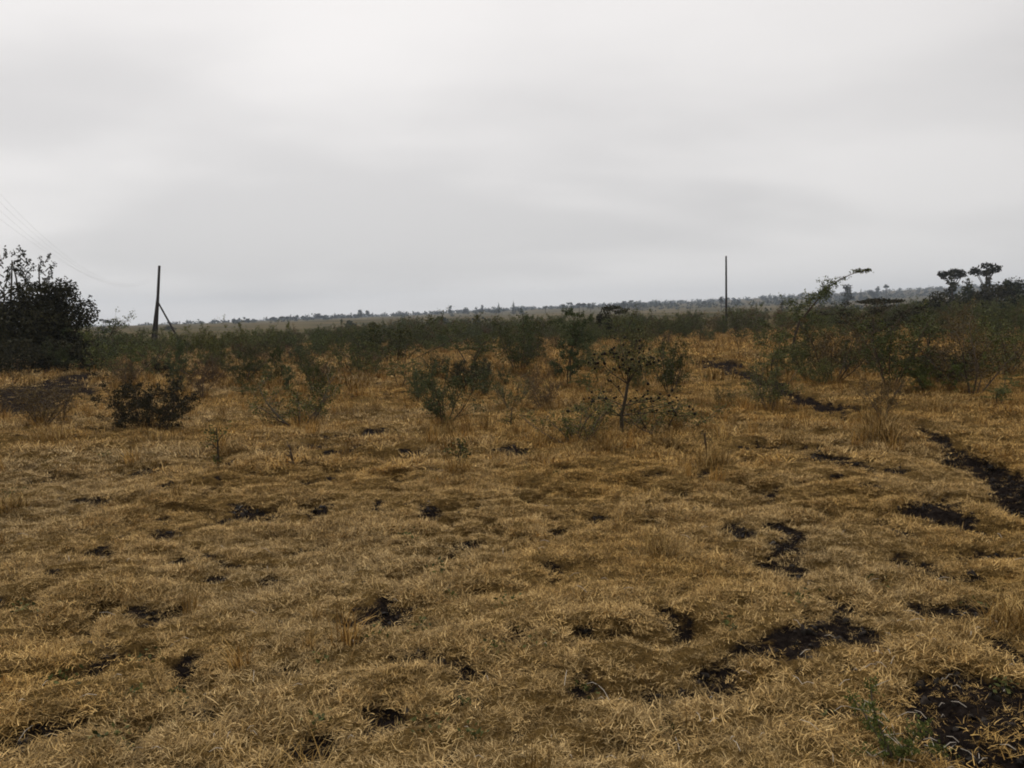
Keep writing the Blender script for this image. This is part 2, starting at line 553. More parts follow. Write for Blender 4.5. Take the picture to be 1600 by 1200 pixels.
# ------------------------------------------------------------------ mesh building
class Geo:
    def __init__(self):
        self.v, self.q, self.t, self.tint, self.n = [], [], [], [], 0
        self.qm, self.tm = [], []

    def add(self, v, q=None, t=None, tint=0.5, mi=0):
        v = np.asarray(v, float)
        if q is not None and len(q):
            self.q.append(np.asarray(q, int) + self.n)
            self.qm.append(np.full(len(q), mi))
        if t is not None and len(t):
            self.t.append(np.asarray(t, int) + self.n)
            self.tm.append(np.full(len(t), mi))
        self.v.append(v)
        self.tint.append(np.broadcast_to(np.asarray(tint, float), (len(v),)))
        self.n += len(v)

    def merge(self, g, mi=0):
        for q, in [(q,) for q in g.q]:
            self.q.append(q + self.n)
            self.qm.append(np.full(len(q), mi))
        for q in g.t:
            self.t.append(q + self.n)
            self.tm.append(np.full(len(q), mi))
        self.v += g.v
        self.tint += g.tint
        self.n += g.n

    def tube(self, pts, rad, sides=5, tint=None, r=None):
        pts = np.asarray(pts, float)
        n = len(pts)
        rad = np.broadcast_to(np.asarray(rad, float), (n,))
        d = np.gradient(pts, axis=0)
        d /= np.linalg.norm(d, axis=1)[:, None] + 1e-9
        ref = np.array([0.31, 0.27, 0.91]) if abs(d[0, 2]) < 0.8 else np.array([0.93, 0.2, 0.1])
        u = np.cross(d, ref)
        u /= np.linalg.norm(u, axis=1)[:, None] + 1e-9
        w = np.cross(d, u)
        a = np.arange(sides) * 2 * math.pi / sides
        v = (pts[:, None] + rad[:, None, None] * (np.cos(a)[None, :, None] * u[:, None] + np.sin(a)[None, :, None] * w[:, None])).reshape(-1, 3)
        i = np.arange(n - 1)[:, None] * sides
        k = np.arange(sides)[None]
        k2 = (k + 1) % sides
        q = np.stack([i + k, i + k2, i + sides + k2, i + sides + k], -1).reshape(-1, 4)
        cap = [[(n - 1) * sides, (n - 1) * sides + j, (n - 1) * sides + j + 1] for j in range(1, sides - 1)]
        self.add(v, q, cap, (r or rng).uniform(0.2, 0.9) if tint is None else tint)

    def leaves(self, c, size, aspect=0.45, flat=0.0, r=None, tint=None, droop=0.0):
        """rhombic leaves of random attitude"""
        r = r or rng
        c = np.asarray(c, float)
        n = len(c)
        if n == 0:
            return
        d = r.normal(size=(n, 3))
        d[:, 2] = d[:, 2] * (1 - flat) - droop
        d /= np.linalg.norm(d, axis=1)[:, None]
        e = r.normal(size=(n, 3))
        e[:, 2] *= (1 - flat)
        e = np.cross(d, e)
        e = np.cross(e, d) if flat > 0 else e
        e /= np.linalg.norm(e, axis=1)[:, None] + 1e-9
        s = size * r.uniform(0.6, 1.4, n)[:, None]
        v = np.stack([c - d * s * .5, c + e * s * aspect * .5 + d * s * .05, c + d * s * .5, c - e * s * aspect * .5 + d * s * .05], 1).reshape(-1, 3)
        q = np.arange(4 * n).reshape(n, 4)
        tv = r.uniform(0, 1, n) if tint is None else tint
        self.add(v, q, None, np.repeat(tv, 4))

    def ball(self, c, rad, tint=0.5):
        # octahedron refined once: a round lump of 32 faces
        if not hasattr(Geo, '_oct'):
            V = [(1, 0, 0), (-1, 0, 0), (0, 1, 0), (0, -1, 0), (0, 0, 1), (0, 0, -1)]
            T = [(0, 2, 4), (2, 1, 4), (1, 3, 4), (3, 0, 4), (2, 0, 5), (1, 2, 5), (3, 1, 5), (0, 3, 5)]
            V = [np.array(p, float) for p in V]
            out = []
            for a, b, c_ in T:
                i = len(V)
                for p, q in ((a, b), (b, c_), (c_, a)):
                    m = V[p] + V[q]
                    V.append(m / np.linalg.norm(m))
                out += [(a, i, i + 2), (i, b, i + 1), (i + 2, i + 1, c_), (i, i + 1, i + 2)]
            Geo._oct = (np.array(V), np.array(out))
        V, T = Geo._oct
        self.add(np.asarray(c) + V * rad, None, T, tint)

    def mesh(self, name, mats, smooth=False):
        me = bpy.data.meshes.new(name)
        V = np.concatenate(self.v)
        Q = np.concatenate(self.q) if self.q else np.zeros((0, 4), int)
        T = np.concatenate(self.t) if self.t else np.zeros((0, 3), int)
        me.vertices.add(len(V))
        me.vertices.foreach_set('co', V.astype(np.float32).ravel())
        me.loops.add(Q.size + T.size)
        me.loops.foreach_set('vertex_index', np.concatenate([Q.ravel(), T.ravel()]).astype(np.int32))
        me.polygons.add(len(Q) + len(T))
        me.polygons.foreach_set('loop_start', np.concatenate([np.arange(len(Q)) * 4, Q.size + np.arange(len(T)) * 3]).astype(np.int32))
        mi = np.concatenate((self.qm if self.q else []) + (self.tm if self.t else []) + [np.zeros(0, int)])
        me.polygons.foreach_set('material_index', mi.astype(np.int32))
        if smooth:
            me.polygons.foreach_set('use_smooth', np.ones(len(Q) + len(T), bool))
        me.update(calc_edges=True)
        a = me.attributes.new('tint', 'FLOAT', 'POINT')
        a.data.foreach_set('value', np.concatenate(self.tint).astype(np.float32))
        for m in (mats if isinstance(mats, (list, tuple)) else [mats]):
            me.materials.append(m)
        return me


# ------------------------------------------------------------------ ground sheet
def axis(neg, pos, d0, flat, g):
    def half(lim):
        out, x, d = [], 0.0, d0
        while x < lim:
            x += d
            out.append(x)
            if x > flat:
                d *= 1 + g
        return out
    return np.array([-v for v in reversed(half(neg))] + [0.0] + half(pos))


def build_ground():
    gx = axis(2300, 2300, 0.055, 5.0, 0.024)
    gy = axis(300, 2700, 0.055, 8.5, 0.017)
    gy = np.concatenate([gy[(gy < 0)][::6], gy[gy >= 0]])
    X, Y = np.meshgrid(gx, gy)
    nx, ny = len(gx), len(gy)
    b, t, r = soil(X.ravel(), Y.ravel())
    x, y = X.ravel(), Y.ravel()
    z = h_base(x, y) + h_micro(x, y, b, t)
    V = np.stack([x, y, z], 1)
    rad = np.hypot(x, y)
    far = sstep(55, 140, rad)
    i = (np.arange(ny - 1)[:, None] * nx + np.arange(nx - 1)[None]).ravel()
    Q = np.stack([i, i + 1, i + nx + 1, i + nx], 1)
    ft, fr = t[Q].mean(1), r[Q].mean(1)
    sel_t = ft > 0.05
    sel_r = (fr > 0.05) & ~sel_t
    for name, sel in (('ground', ~(sel_t | sel_r)), ('gully_track', sel_t), ('mud_track', sel_r)):
        q = Q[sel]
        ids, inv = np.unique(q, return_inverse=True)
        me = bpy.data.meshes.new(name)
        me.vertices.add(len(ids))
        me.vertices.foreach_set('co', V[ids].astype(np.float32).ravel())
        me.loops.add(q.size)
        me.loops.foreach_set('vertex_index', inv.ravel().astype(np.int32))
        me.polygons.add(len(q))
        me.polygons.foreach_set('loop_start', (np.arange(len(q)) * 4).astype(np.int32))
        me.polygons.foreach_set('use_smooth', np.ones(len(q), bool))
        me.update(calc_edges=True)
        for an, arr in (('bare', b), ('far', far)):
            a = me.attributes.new(an, 'FLOAT', 'POINT')
            a.data.foreach_set('value', arr[ids].astype(np.float32))
        me.materials.append(M['ground'])
        o = link(name, me)
        o['kind'] = 'structure'


build_ground()


# ------------------------------------------------------------------ grass and clods (geometry nodes instances)
def instancer(name, pts, scl, rot, idx, warm, protos, kind_label, cat):
    pc = bpy.data.collections.new(name + '_pieces')
    for k, me in enumerate(protos):
        o = bpy.data.objects.new('%s_piece_%02d' % (name, k), me)
        pc.objects.link(o)
    me = bpy.data.meshes.new(name)
    me.vertices.add(len(pts))
    me.vertices.foreach_set('co', np.asarray(pts, np.float32).ravel())
    for an, ty, arr in (('scl', 'FLOAT', scl), ('idx', 'INT', idx), ('warm', 'FLOAT', warm)):
        a = me.attributes.new(an, ty, 'POINT')
        a.data.foreach_set('value', np.asarray(arr, np.int32 if ty == 'INT' else np.float32))
    a = me.attributes.new('rot', 'FLOAT_VECTOR', 'POINT')
    a.data.foreach_set('vector', np.asarray(rot, np.float32).ravel())
    o = link(name, me)
    ng = bpy.data.node_groups.new(name, 'GeometryNodeTree')
    ng.interface.new_socket('Geometry', in_out='INPUT', socket_type='NodeSocketGeometry')
    ng.interface.new_socket('Geometry', in_out='OUTPUT', socket_type='NodeSocketGeometry')
    gi, go = N(ng, 'NodeGroupInput'), N(ng, 'NodeGroupOutput')
    iop = N(ng, 'GeometryNodeInstanceOnPoints')
    iop.inputs['Pick Instance'].default_value = True
    ci = N(ng, 'GeometryNodeCollectionInfo')
    ci.inputs['Collection'].default_value = pc
    ci.inputs['Separate Children'].default_value = True
    ci.inputs['Reset Children'].default_value = True

    def attr(n, ty):
        k = N(ng, 'GeometryNodeInputNamedAttribute', data_type=ty)
        k.inputs['Name'].default_value = n
        return k.outputs['Attribute']
    ng.links.new(gi.outputs[0], iop.inputs['Points'])
    ng.links.new(ci.outputs[0], iop.inputs['Instance'])
    ng.links.new(attr('idx', 'INT'), iop.inputs['Instance Index'])
    ng.links.new(attr('rot', 'FLOAT_VECTOR'), iop.inputs['Rotation'])
    ng.links.new(attr('scl', 'FLOAT'), iop.inputs['Scale'])
    ng.links.new(iop.outputs[0], go.inputs[0])
    md = o.modifiers.new('scatter', 'NODES')
    md.node_group = ng
    tag(o, kind_label, cat, kind='stuff')
    return o


def blades(g, r, n, spread, len_lo, len_hi, wid, lean, curl, tint_lo=0.0, tint_hi=1.0):
    """n bent grass blades, vectorised: three joints and a point each"""
    ang = r.uniform(0, 2 * math.pi, n)
    rr = spread * np.sqrt(r.uniform(0, 1, n))
    a0 = r.uniform(0, 2 * math.pi, n)
    base = np.stack([rr * np.cos(a0), rr * np.sin(a0), np.full(n, -0.01)], 1)
    ln = r.uniform(len_lo, len_hi, n)
    le = np.clip(r.normal(lean, 0.3, n), 0.02, 1.5)
    cu = r.normal(curl, 0.35, n)
    tw = r.normal(0, 0.5, n)
    side = np.stack([-np.sin(ang), np.cos(ang), np.zeros(n)], 1)
    w = wid * r.uniform(0.6, 1.4, n)
    P = [base]
    for k in range(3):
        th = le + cu * (k / 2.0)
        az = ang + tw * k * 0.5
        d = np.stack([np.sin(th) * np.cos(az), np.sin(th) * np.sin(az), np.cos(th)], 1)
        P.append(P[-1] + d * (ln / 3)[:, None])
    ws = [1.0, 0.9, 0.6]
    v = []
    for k in range(3):
        v += [P[k] - side * (w * ws[k] / 2)[:, None], P[k] + side * (w * ws[k] / 2)[:, None]]
    v.append(P[3])
    V = np.stack(v, 1).reshape(-1, 3)
    V[:, 2] = np.maximum(V[:, 2], -0.012)
    o = np.arange(n)[:, None] * 7
    q = np.concatenate([o + np.array([[0, 1, 3, 2]]), o + np.array([[2, 3, 5, 4]])])
    t = o + np.array([[4, 5, 6]])
    tt = r.uniform(tint_lo, tint_hi, n) ** 1.3
    g.add(V, q, t, np.repeat(tt, 7))


def grass_protos(count, seed, **kw):
    out = []
    for k in range(count):
        r = np.random.default_rng(seed + k)
        g = Geo()
        blades(g, r, **kw)
        out.append(g.mesh('grass_piece', M['tuft'] if kw['len_hi'] > 0.2 else M['grass']))
    return out


def scatter(y0, y1, dens, margin=1.12):
    """points on the ground in the wedge of land in front of the viewpoint"""
    half = 0.64 * margin
    area = half * (y1 * y1 - y0 * y0) + 2 * (y1 - y0)
    n = int(area * dens)
    y = np.sqrt(rng.uniform(y0 * y0, y1 * y1, n))
    x = rng.uniform(-1, 1, n) * (half * y + 1.0)
    return x, y


def build_grass():
    P, S, Ro, I, W = [], [], [], [], []
    short = grass_protos(8, 100, n=50, spread=0.06, len_lo=0.014, len_hi=0.064, wid=0.0024, lean=1.0, curl=0.6)
    mid = grass_protos(6, 200, n=60, spread=0.15, len_lo=0.03, len_hi=0.10, wid=0.0065, lean=0.95, curl=0.6)
    farp = grass_protos(5, 300, n=60, spread=0.5, len_lo=0.07, len_hi=0.17, wid=0.02, lean=0.9, curl=0.5)
    litter = grass_protos(5, 350, n=56, spread=0.09, len_lo=0.02, len_hi=0.06, wid=0.0026, lean=1.4, curl=0.08)
    protos = short + mid + farp + litter
    for y0, y1, dens, lo, n in ((1.6, 7.0, 640, 0, 8), (7.0, 14.0, 340, 0, 8), (9.0, 30.0, 75, 8, 6), (26, 85, 9, 14, 5), (1.6, 10.0, 480, 19, 5)):
        x, y = scatter(y0, y1, dens)
        b, t, r = soil(x, y)
        clump = fbm(x / 0.8, y / 0.8, 71, 3)
        if lo < 19:
            fine = np.clip(0.72 + 0.9 * fbm(x / 0.13, y / 0.11, 77, 2), 0.2, 1) if y0 < 8 else 1.0
        else:
            fine = 1.0
        keep = rng.uniform(0, 1, len(x)) < fine * (1 - 0.92 * sstep(0.30, 0.85, b)) * (np.clip(0.85 + 0.6 * clump, 0.5, 1) if lo < 19 else 1.0) + (0.16 if lo == 19 else 0)
        x, y, b, t, clump = x[keep], y[keep], b[keep], t[keep], clump[keep]
        z = h_base(x, y) + h_micro(x, y, b, t)
        P.append(np.stack([x, y, z], 1))
        S.append(rng.uniform(0.7, 1.25, len(x)) * (1 + 0.45 * np.clip(clump, -0.6, 1)) * (1 - 0.4 * b))
        Ro.append(np.stack([rng.normal(0, 0.14, len(x)), rng.normal(0, 0.14, len(x)), rng.uniform(0, 6.28, len(x))], 1))
        I.append(rng.integers(lo, lo + n, len(x)))
        warm = 0.5 + 0.75 * fbm(x / 3.1, y / 4.2, 81, 3) + 0.35 * np.clip((y - 7) / 8, -0.7, 1) + 0.03 * x + rng.normal(0, 0.1, len(x))
        W.append(np.clip(warm, 0, 1))
    cc = np.concatenate
    instancer('dry_grass', cc(P), cc(S), cc(Ro), cc(I), cc(W), protos, 'short trampled straw-coloured dry grass covering the whole field', 'grass')
    print('grass clumps', len(cc(P)))
    # crumbs of black soil on the bare patches
    g0 = []
    for k in range(4):
        r = np.random.default_rng(600 + k)
        g = Geo()
        g.ball((0, 0, 0), 1.0, 0.5)
        g.v[0] = g.v[0] * (1 + 0.35 * r.normal(size=(len(g.v[0]), 1))) * np.array([1, r.uniform(0.7, 1.1), 0.65])
        g.tint[0] = np.full(len(g.v[0]), r.uniform(0, 1))
        g0.append(g.mesh('clod_piece', M['clod']))
    x, y = scatter(1.6, 14, 300)
    b, t, r = soil(x, y)
    k = rng.uniform(0, 1, len(x)) < 0.8 * sstep(0.5, 0.95, b)
    x, y, b, t = x[k], y[k], b[k], t[k]
    n = len(x)
    instancer('soil_clods', np.stack([x, y, h_base(x, y) + h_micro(x, y, b, t) + 0.002], 1), 0.006 + 0.024 * rng.uniform(0, 1, n) ** 3,
              rng.uniform(0, 6.28, (n, 3)), rng.integers(0, 4, n), np.zeros(n), g0, 'crumbs and clods of black soil on the bare patches', 'soil')


build_grass()


# ------------------------------------------------------------------ shrub growth
def bend(r, p0, d, length, n, wob, up=0.0):
    pts = [np.asarray(p0, float)]
    d = np.asarray(d, float)
    for k in range(n):
        d = d + r.normal(0, wob, 3) + np.array([0, 0, up])
        d = d / np.linalg.norm(d)
        pts.append(pts[-1] + d * length / n)
    return np.array(pts)


def shrub(seed, height=1.4, stems=4, spread=0.5, branches=8, twigs=5, blen=0.45, tlen=0.5, leaf=0.035, per=3, clusters=7,
          flat=0.0, up=0.05, start=0.3, stem_r=0.02, wob=0.16, jitter=0.03, base_r=0.06, galls=0, sides=5):
    r = np.random.default_rng(seed)
    gs, gl, gg = Geo(), Geo(), Geo()
    leafpts, gpts = [], []
    for s in range(stems):
        a = r.uniform(0, 6.283) if stems < 3 else (s + r.uniform(-.3, .3)) * 6.283 / stems
        tilt = spread * r.uniform(0.35, 1.1)
        d = np.array([math.cos(a) * math.sin(tilt), math.sin(a) * math.sin(tilt), math.cos(tilt)])
        L = height * r.uniform(0.75, 1.05) / max(math.cos(tilt), 0.45)
        sp = bend(r, (base_r * math.cos(a), base_r * math.sin(a), -0.05), d, L, 6, wob * 0.6, up)
        gs.tube(sp, np.linspace(stem_r, stem_r * 0.3, 7) * r.uniform(0.8, 1.1), sides, r=r)
        for b in range(branches):
            u = start + (1 - start) * (b + r.uniform(0, 1)) / branches
            i = min(int(u * 6), 5)
            p = sp[i] + (sp[i + 1] - sp[i]) * (u * 6 - i)
            a2 = r.uniform(0, 6.283)
            el = r.normal(0.35, 0.35) * (1 - flat)
            bd = np.array([math.cos(a2) * math.cos(el), math.sin(a2) * math.cos(el), math.sin(el)]) + 0.25 * d
            bl = L * blen * r.uniform(0.5, 1.1) * (1.15 - 0.55 * u)
            bp = bend(r, p, bd, bl, 4, wob, up * (1 - flat))
            gs.tube(bp, np.linspace(stem_r * 0.42, stem_r * 0.14, 5), 3, r=r)
            for t in range(twigs):
                k = r.integers(1, 5)
                td = r.normal(size=3)
                td[2] = td[2] * (1 - flat) * 0.7 + 0.1
                td = td / np.linalg.norm(td) + (bp[k] - bp[k - 1]) / np.linalg.norm(bp[k] - bp[k - 1]) * 0.6
                tp = bend(r, bp[k], td / np.linalg.norm(td), bl * tlen * r.uniform(0.5, 1.2), 2, wob)
                gs.tube(tp, np.linspace(stem_r * 0.15, stem_r * 0.07, 3), 3, r=r)
                gpts.append(tp[1])
                if per:
                    uu = r.uniform(0.1, 1.05, clusters)[:, None]
                    c = tp[0] * (1 - uu) ** 2 + 2 * tp[1] * uu * (1 - uu) + tp[2] * uu ** 2
                    leafpts.append(np.repeat(c, per, 0) + r.normal(0, jitter, (clusters * per, 3)) * np.array([1, 1, 1 - 0.6 * flat]))
            gpts.append(bp[2])
    if leafpts:
        lp = np.concatenate(leafpts)
        gl.leaves(lp, leaf, 0.5, flat * 0.6, r)
    if galls:
        gp = np.array(gpts)
        for p in gp[r.permutation(len(gp))[:galls]]:
            gg.ball(p, r.uniform(0.014, 0.025), r.uniform(0, 1))
    return gs, gl, gg


KINDS = {
    # upright green thorn bushes of several stems
    'upright': dict(height=1.35, stems=6, spread=0.6, branches=8, twigs=5, leaf=0.040, per=3, clusters=8, start=0.10, stem_r=0.015, tlen=0.6),
    'upright2': dict(height=1.5, stems=5, spread=0.5, branches=9, twigs=5, leaf=0.040, per=3, clusters=8, blen=0.45, start=0.12, stem_r=0.015, tlen=0.6),
    'tall': dict(height=1.8, stems=2, spread=0.25, branches=12, twigs=6, leaf=0.044, per=6, clusters=8, blen=0.40, start=0.08),
    # tiered flat-branched thorn trees
    'tiered': dict(height=1.6, stems=2, spread=0.4, branches=9, twigs=7, leaf=0.042, per=4, clusters=8, flat=0.8, blen=0.6, start=0.42, stem_r=0.03),
    'tiered2': dict(height=1.5, stems=3, spread=0.6, branches=7, twigs=7, leaf=0.042, per=4, clusters=8, flat=0.75, blen=0.55, start=0.4, stem_r=0.026),
    # round dense ones
    'dense': dict(height=0.95, stems=16, spread=0.85, branches=6, twigs=5, leaf=0.042, per=4, clusters=7, start=0.03, blen=0.55, base_r=0.28, stem_r=0.012),
    'dense2': dict(height=1.15, stems=8, spread=0.95, branches=7, twigs=5, leaf=0.042, per=4, clusters=8, start=0.06, blen=0.5, base_r=0.18, stem_r=0.013),
    # nearly leafless
    'dry': dict(height=1.1, stems=8, spread=0.65, branches=8, twigs=6, leaf=0.034, per=2, clusters=5, start=0.15, stem_r=0.014),
    'dry2': dict(height=1.3, stems=6, spread=0.55, branches=9, twigs=6, leaf=0.034, per=2, clusters=6, start=0.2, stem_r=0.016),
    'sprawl': dict(height=0.55, stems=9, spread=1.15, branches=6, twigs=5, leaf=0.032, per=2, clusters=5, start=0.15, stem_r=0.013, up=0.1),
}
COLOURS = {'upright': ('bark', 'green'), 'upright2': ('bark', 'blue_green'), 'tall': ('bark', 'blue_green'), 'tiered': ('bark', 'green'),
           'tiered2': ('bark', 'green'), 'dense': ('bark', 'dark'), 'dense2': ('bark', 'green'), 'dry': ('twig', 'dry'),
           'dry2': ('twig', 'dry'), 'sprawl': ('twig', 'dry')}
PROTO = {}


def proto(kind, var, colour=None):
    key = (kind, var, colour)
    if key not in PROTO:
        gs, gl, _ = shrub(1000 + 37 * list(KINDS).index(kind) + var * 7, **KINDS[kind])
        cb, cl = colour or COLOURS[kind]
        j = Geo()
        j.merge(gs, 0)
        j.merge(gl, 1)
        PROTO[key] = (gs.mesh('stems', M[cb]), gl.mesh('foliage', M[cl]), j.mesh('shrub', [M[cb], M[cl]]), KINDS[kind]['height'])
    return PROTO[key]


def put_shrub(name, px, py, height, kind, label, cat='shrub', group=None, var=0, colour=None, wide=1.0, rz=None, parts=True):
    p = snap(at(px, py))
    st, fo, jo, h0 = proto(kind, var, colour)
    s = height / h0
    rz = random.uniform(0, 6.28) if rz is None else rz
    if parts:
        o = empty(name, p, rz, (s * wide, s * wide, s))
        link('stems', st, o)
        link('foliage', fo, o)
    else:
        o = link(name, jo, None, p)
        o.rotation_euler = (0, 0, rz)
        o.scale = (s * wide, s * wide, s)
    return tag(o, label, cat, group)


ROOTS = []
OCC = []     # where a hand-placed plant stands


def hp(px, py, top, *a, **k):
    """a plant rooted at a pixel whose crown reaches up to the row `top`"""
    g = at(px, py)
    d = np.linalg.norm(g[:2])
    OCC.append((g[0], g[1], 1.0 if d < 30 else 1.6))
    ROOTS.append((g[0], g[1], 0.45))
    return d * (py - top) / F


# the plants that can be told apart in the photograph
HAND = [
    # name, px, base py, top py, kind, var, colour, wide, label
    ('dark_bush', 240, 672, 610, 'dense', 0, ('bark', 'dark'), 1.0, 'low dark rounded bush alone in the straw grass, front left'),
    ('thorn_shrub', 692, 668, 566, 'upright', 0, ('bark', 'blue_green'), 1.0, 'grey-green thorn shrub with bare twigs, centre, left of the gall tree'),
    ('thorn_shrub', 890, 606, 498, 'tall', 0, ('bark', 'blue_green'), 1.0, 'narrow upright dark green thorn shrub behind the gall tree'),
    ('thorn_shrub', 1046, 616, 530, 'upright2', 0, ('bark', 'green'), 1.1, 'leafy green thorn shrub with several thin stems right of the gall tree'),
    ('thorn_shrub', 1392, 612, 505, 'upright2', 1, ('bark', 'green'), 1.15, 'large spreading dark thorn shrub above the gully track at right'),
    ('green_bush', 1452, 612, 566, 'dense2', 1, ('bark', 'bright_green'), 1.2, 'low fresh green bush at the foot of the large right shrub'),
    ('dry_shrub', 1518, 612, 515, 'dry2', 1, None, 1.2, 'tall brown nearly leafless shrub near the right edge'),
    ('thorn_shrub', 1572, 590, 515, 'upright', 2, ('bark', 'green'), 1.3, 'olive thorn shrub at the right edge behind the brown shrub'),
    ('dry_shrub', 1202, 640, 570, 'dry', 0, ('twig', 'green'), 1.1, 'grey twiggy shrub right beside the far end of the gully track'),
    ('sprawling_shrub', 470, 664, 610, 'sprawl', 0, ('twig', 'green'), 1.2, 'sprawling grey-green low shrub between the dark bush and the centre'),
    ('sprawling_shrub', 1030, 668, 622, 'sprawl', 1, ('twig', 'green'), 1.4, 'low grey sprawling branches on the right of the gall tree'),
    ('sprawling_shrub', 900, 690, 640, 'sprawl', 2, ('twig', 'green'), 1.1, 'low thin sprawling branches left of the gall tree'),
    ('dry_shrub', 66, 668, 606, 'dry', 1, ('twig', 'dry'), 1.3, 'grey leafless twiggy shrub beside the muddy track, far left'),
    ('dry_shrub', 1378, 662, 590, 'dry2', 0, ('twig', 'dry'), 0.8, 'dry stalky shrub standing in a grass tuft beside the gully track'),
    ('thorn_shrub', 152, 578, 512, 'upright', 1, ('bark', 'blue_green'), 1.4, 'blue-green bush at the right foot of the big dark tree clump'),
    ('thorn_shrub', 200, 592, 540, 'dense2', 0, ('bark', 'green'), 1.2, 'brownish-green bush behind the dark round bush'),
    ('thorn_shrub', 380, 606, 545, 'upright2', 0, ('bark', 'green'), 0.9, 'narrow dark thorn shrub in front of the belt, left of centre'),
    ('thorn_shrub', 436, 602, 548, 'tall', 1, ('bark', 'green'), 0.9, 'thin dark upright shrub next to the narrow dark one, left of centre'),
    ('thorn_shrub', 560, 588, 528, 'upright', 2, ('bark', 'green'), 1.2, 'dark olive shrub at the front of the belt between dark bush and centre'),
    ('thorn_shrub', 620, 566, 512, 'dense2', 1, ('bark', 'green'), 1.4, 'broad olive shrub in the belt behind the grey-green centre shrub, to its left'),
    ('thorn_shrub', 735, 575, 508, 'tiered2', 0, ('bark', 'green'), 1.1, 'flat-branched green shrub in the belt behind the grey-green centre shrub'),
    ('thorn_shrub', 810, 585, 506, 'upright', 1, ('bark', 'green'), 1.0, 'olive thorn shrub left of the narrow upright dark one'),
    ('thorn_shrub', 985, 568, 500, 'upright2', 2, ('bark', 'green'), 1.3, 'broad green thorn shrub behind the crown of the gall tree'),
    ('thorn_shrub', 1150, 530, 482, 'dry2', 0, ('bark', 'green'), 1.0, 'brownish shrub beyond the far end of the gully track below the right pole'),
    ('dry_shrub', 850, 640, 590, 'dry', 2, ('twig', 'dry'), 1.0, 'brown twiggy shrub in the grass left of the gall tree'),
    ('dry_shrub', 1130, 640, 600, 'dry2', 2, ('twig', 'green'), 0.8, 'thin twiggy sapling between the leafy green shrub and the gully track'),
    ('thorn_shrub', 1300, 600, 505, 'dry2', 2, ('bark', 'dry'), 1.1, 'brownish open thorn shrub right of the leaning tree'),
    ('thorn_shrub', 1455, 560, 492, 'tiered', 1, ('bark', 'green'), 1.3, 'wide flat-branched green shrub behind the large right shrub'),
    ('sprawling_shrub', 800, 640, 604, 'sprawl', 1, ('twig', 'blue_green'), 0.9, 'small grey sprawling shrub right of the grey-green centre shrub'),
    ('thorn_shrub', 1208, 590, 520, 'tiered', 0, ('bark', 'green'), 1.0, 'flat-branched shrub close on the left of the leaning tree'),
    ('thorn_shrub', 1262, 596, 536, 'upright', 0, ('bark', 'green'), 1.1, 'olive shrub at the foot of the leaning tree'),
    ('thorn_shrub', 1368, 552, 478, 'tiered2', 1, ('bark', 'dark'), 1.3, 'dark spreading shrub under the low flat-topped bush'),
    ('dry_shrub', 330, 600, 562, 'dry', 0, ('twig', 'dry'), 1.1, 'pale brown dry shrub behind the dark round bush, to its right'),
    ('dry_shrub', 500, 600, 560, 'dry', 2, ('twig', 'dry'), 1.1, 'small brown dry shrub at the front of the belt left of the dark olive one'),
]
for nm, px, py, top, kind, var, colr, wide, lab in HAND:
    put_shrub(nm, px, py, hp(px, py, top), kind, lab, var=var, colour=colr, wide=wide)


# thin saplings and weeds standing in the foreground grass
def sapling(px, py, top, seed, label, nb=5, leafy=6, mat_l='green', lean=0.05, name='sapling', cat='sapling'):
    r = np.random.default_rng(seed)
    base = snap(at(px, py))
    H = hp(px, py, top)
    ROOTS.pop()
    gs, gl = Geo(), Geo()
    sp = bend(r, (0, 0, -0.03), (lean, 0.02, 1), H, 6, 0.07, 0.02)
    gs.tube(sp, np.linspace(0.016, 0.006, 7), 6, r=r)
    for k in range(nb):
        u = r.uniform(0.3, 1.0)
        i = min(int(u * 6), 5)
        a = r.uniform(0, 6.28)
        d = np.array([math.cos(a), math.sin(a) * 0.8, r.uniform(0.2, 0.9)])
        bp = bend(r, sp[i], d / np.linalg.norm(d), H * r.uniform(0.25, 0.5), 3, 0.2)
        gs.tube(bp, np.linspace(0.007, 0.003, 4), 3, r=r)
        c = bp[r.integers(1, 4, leafy * 5)] + r.normal(0, 0.03, (leafy * 5, 3))
        gl.leaves(c, 0.035, 0.4, 0, r)
    o = empty(name, base)
    link('stem', gs.mesh('stem', M['bark']), o)
    link('foliage', gl.mesh('foliage', M[mat_l]), o)
    return tag(o, label, cat)


sapling(341, 728, 664, 1, 'thin single-stemmed sapling with a small tuft, right of the dark bush', 6, 7, 'green', 0.02)
sapling(460, 736, 694, 2, 'tiny bare sapling in the grass left of the dark soil hollow', 4, 3, 'dry', -0.05)
sapling(714, 734, 686, 3, 'small dark weedy sapling in grass below the grey-green centre shrub', 7, 6, 'green', 0.1)
sapling(98, 664, 622, 4, 'thin dry sapling beside the muddy track', 5, 3, 'dry', 0.3)
sapling(798, 668, 634, 5, 'little weedy sapling left of the gall tree', 5, 4, 'green', 0.1)
sapling(1290, 585, 540, 6, 'thin curved bare sapling in orange grass right of the leaning tree', 3, 2, 'dry', -0.1)
sapling(1155, 560, 528, 7, 'short bare sapling above the far end of the gully track', 3, 2, 'dry', 0.0)
sapling(1104, 700, 668, 8, 'small dry seedling above the dome-shaped grass tussock', 4, 2, 'dry', 0.0)


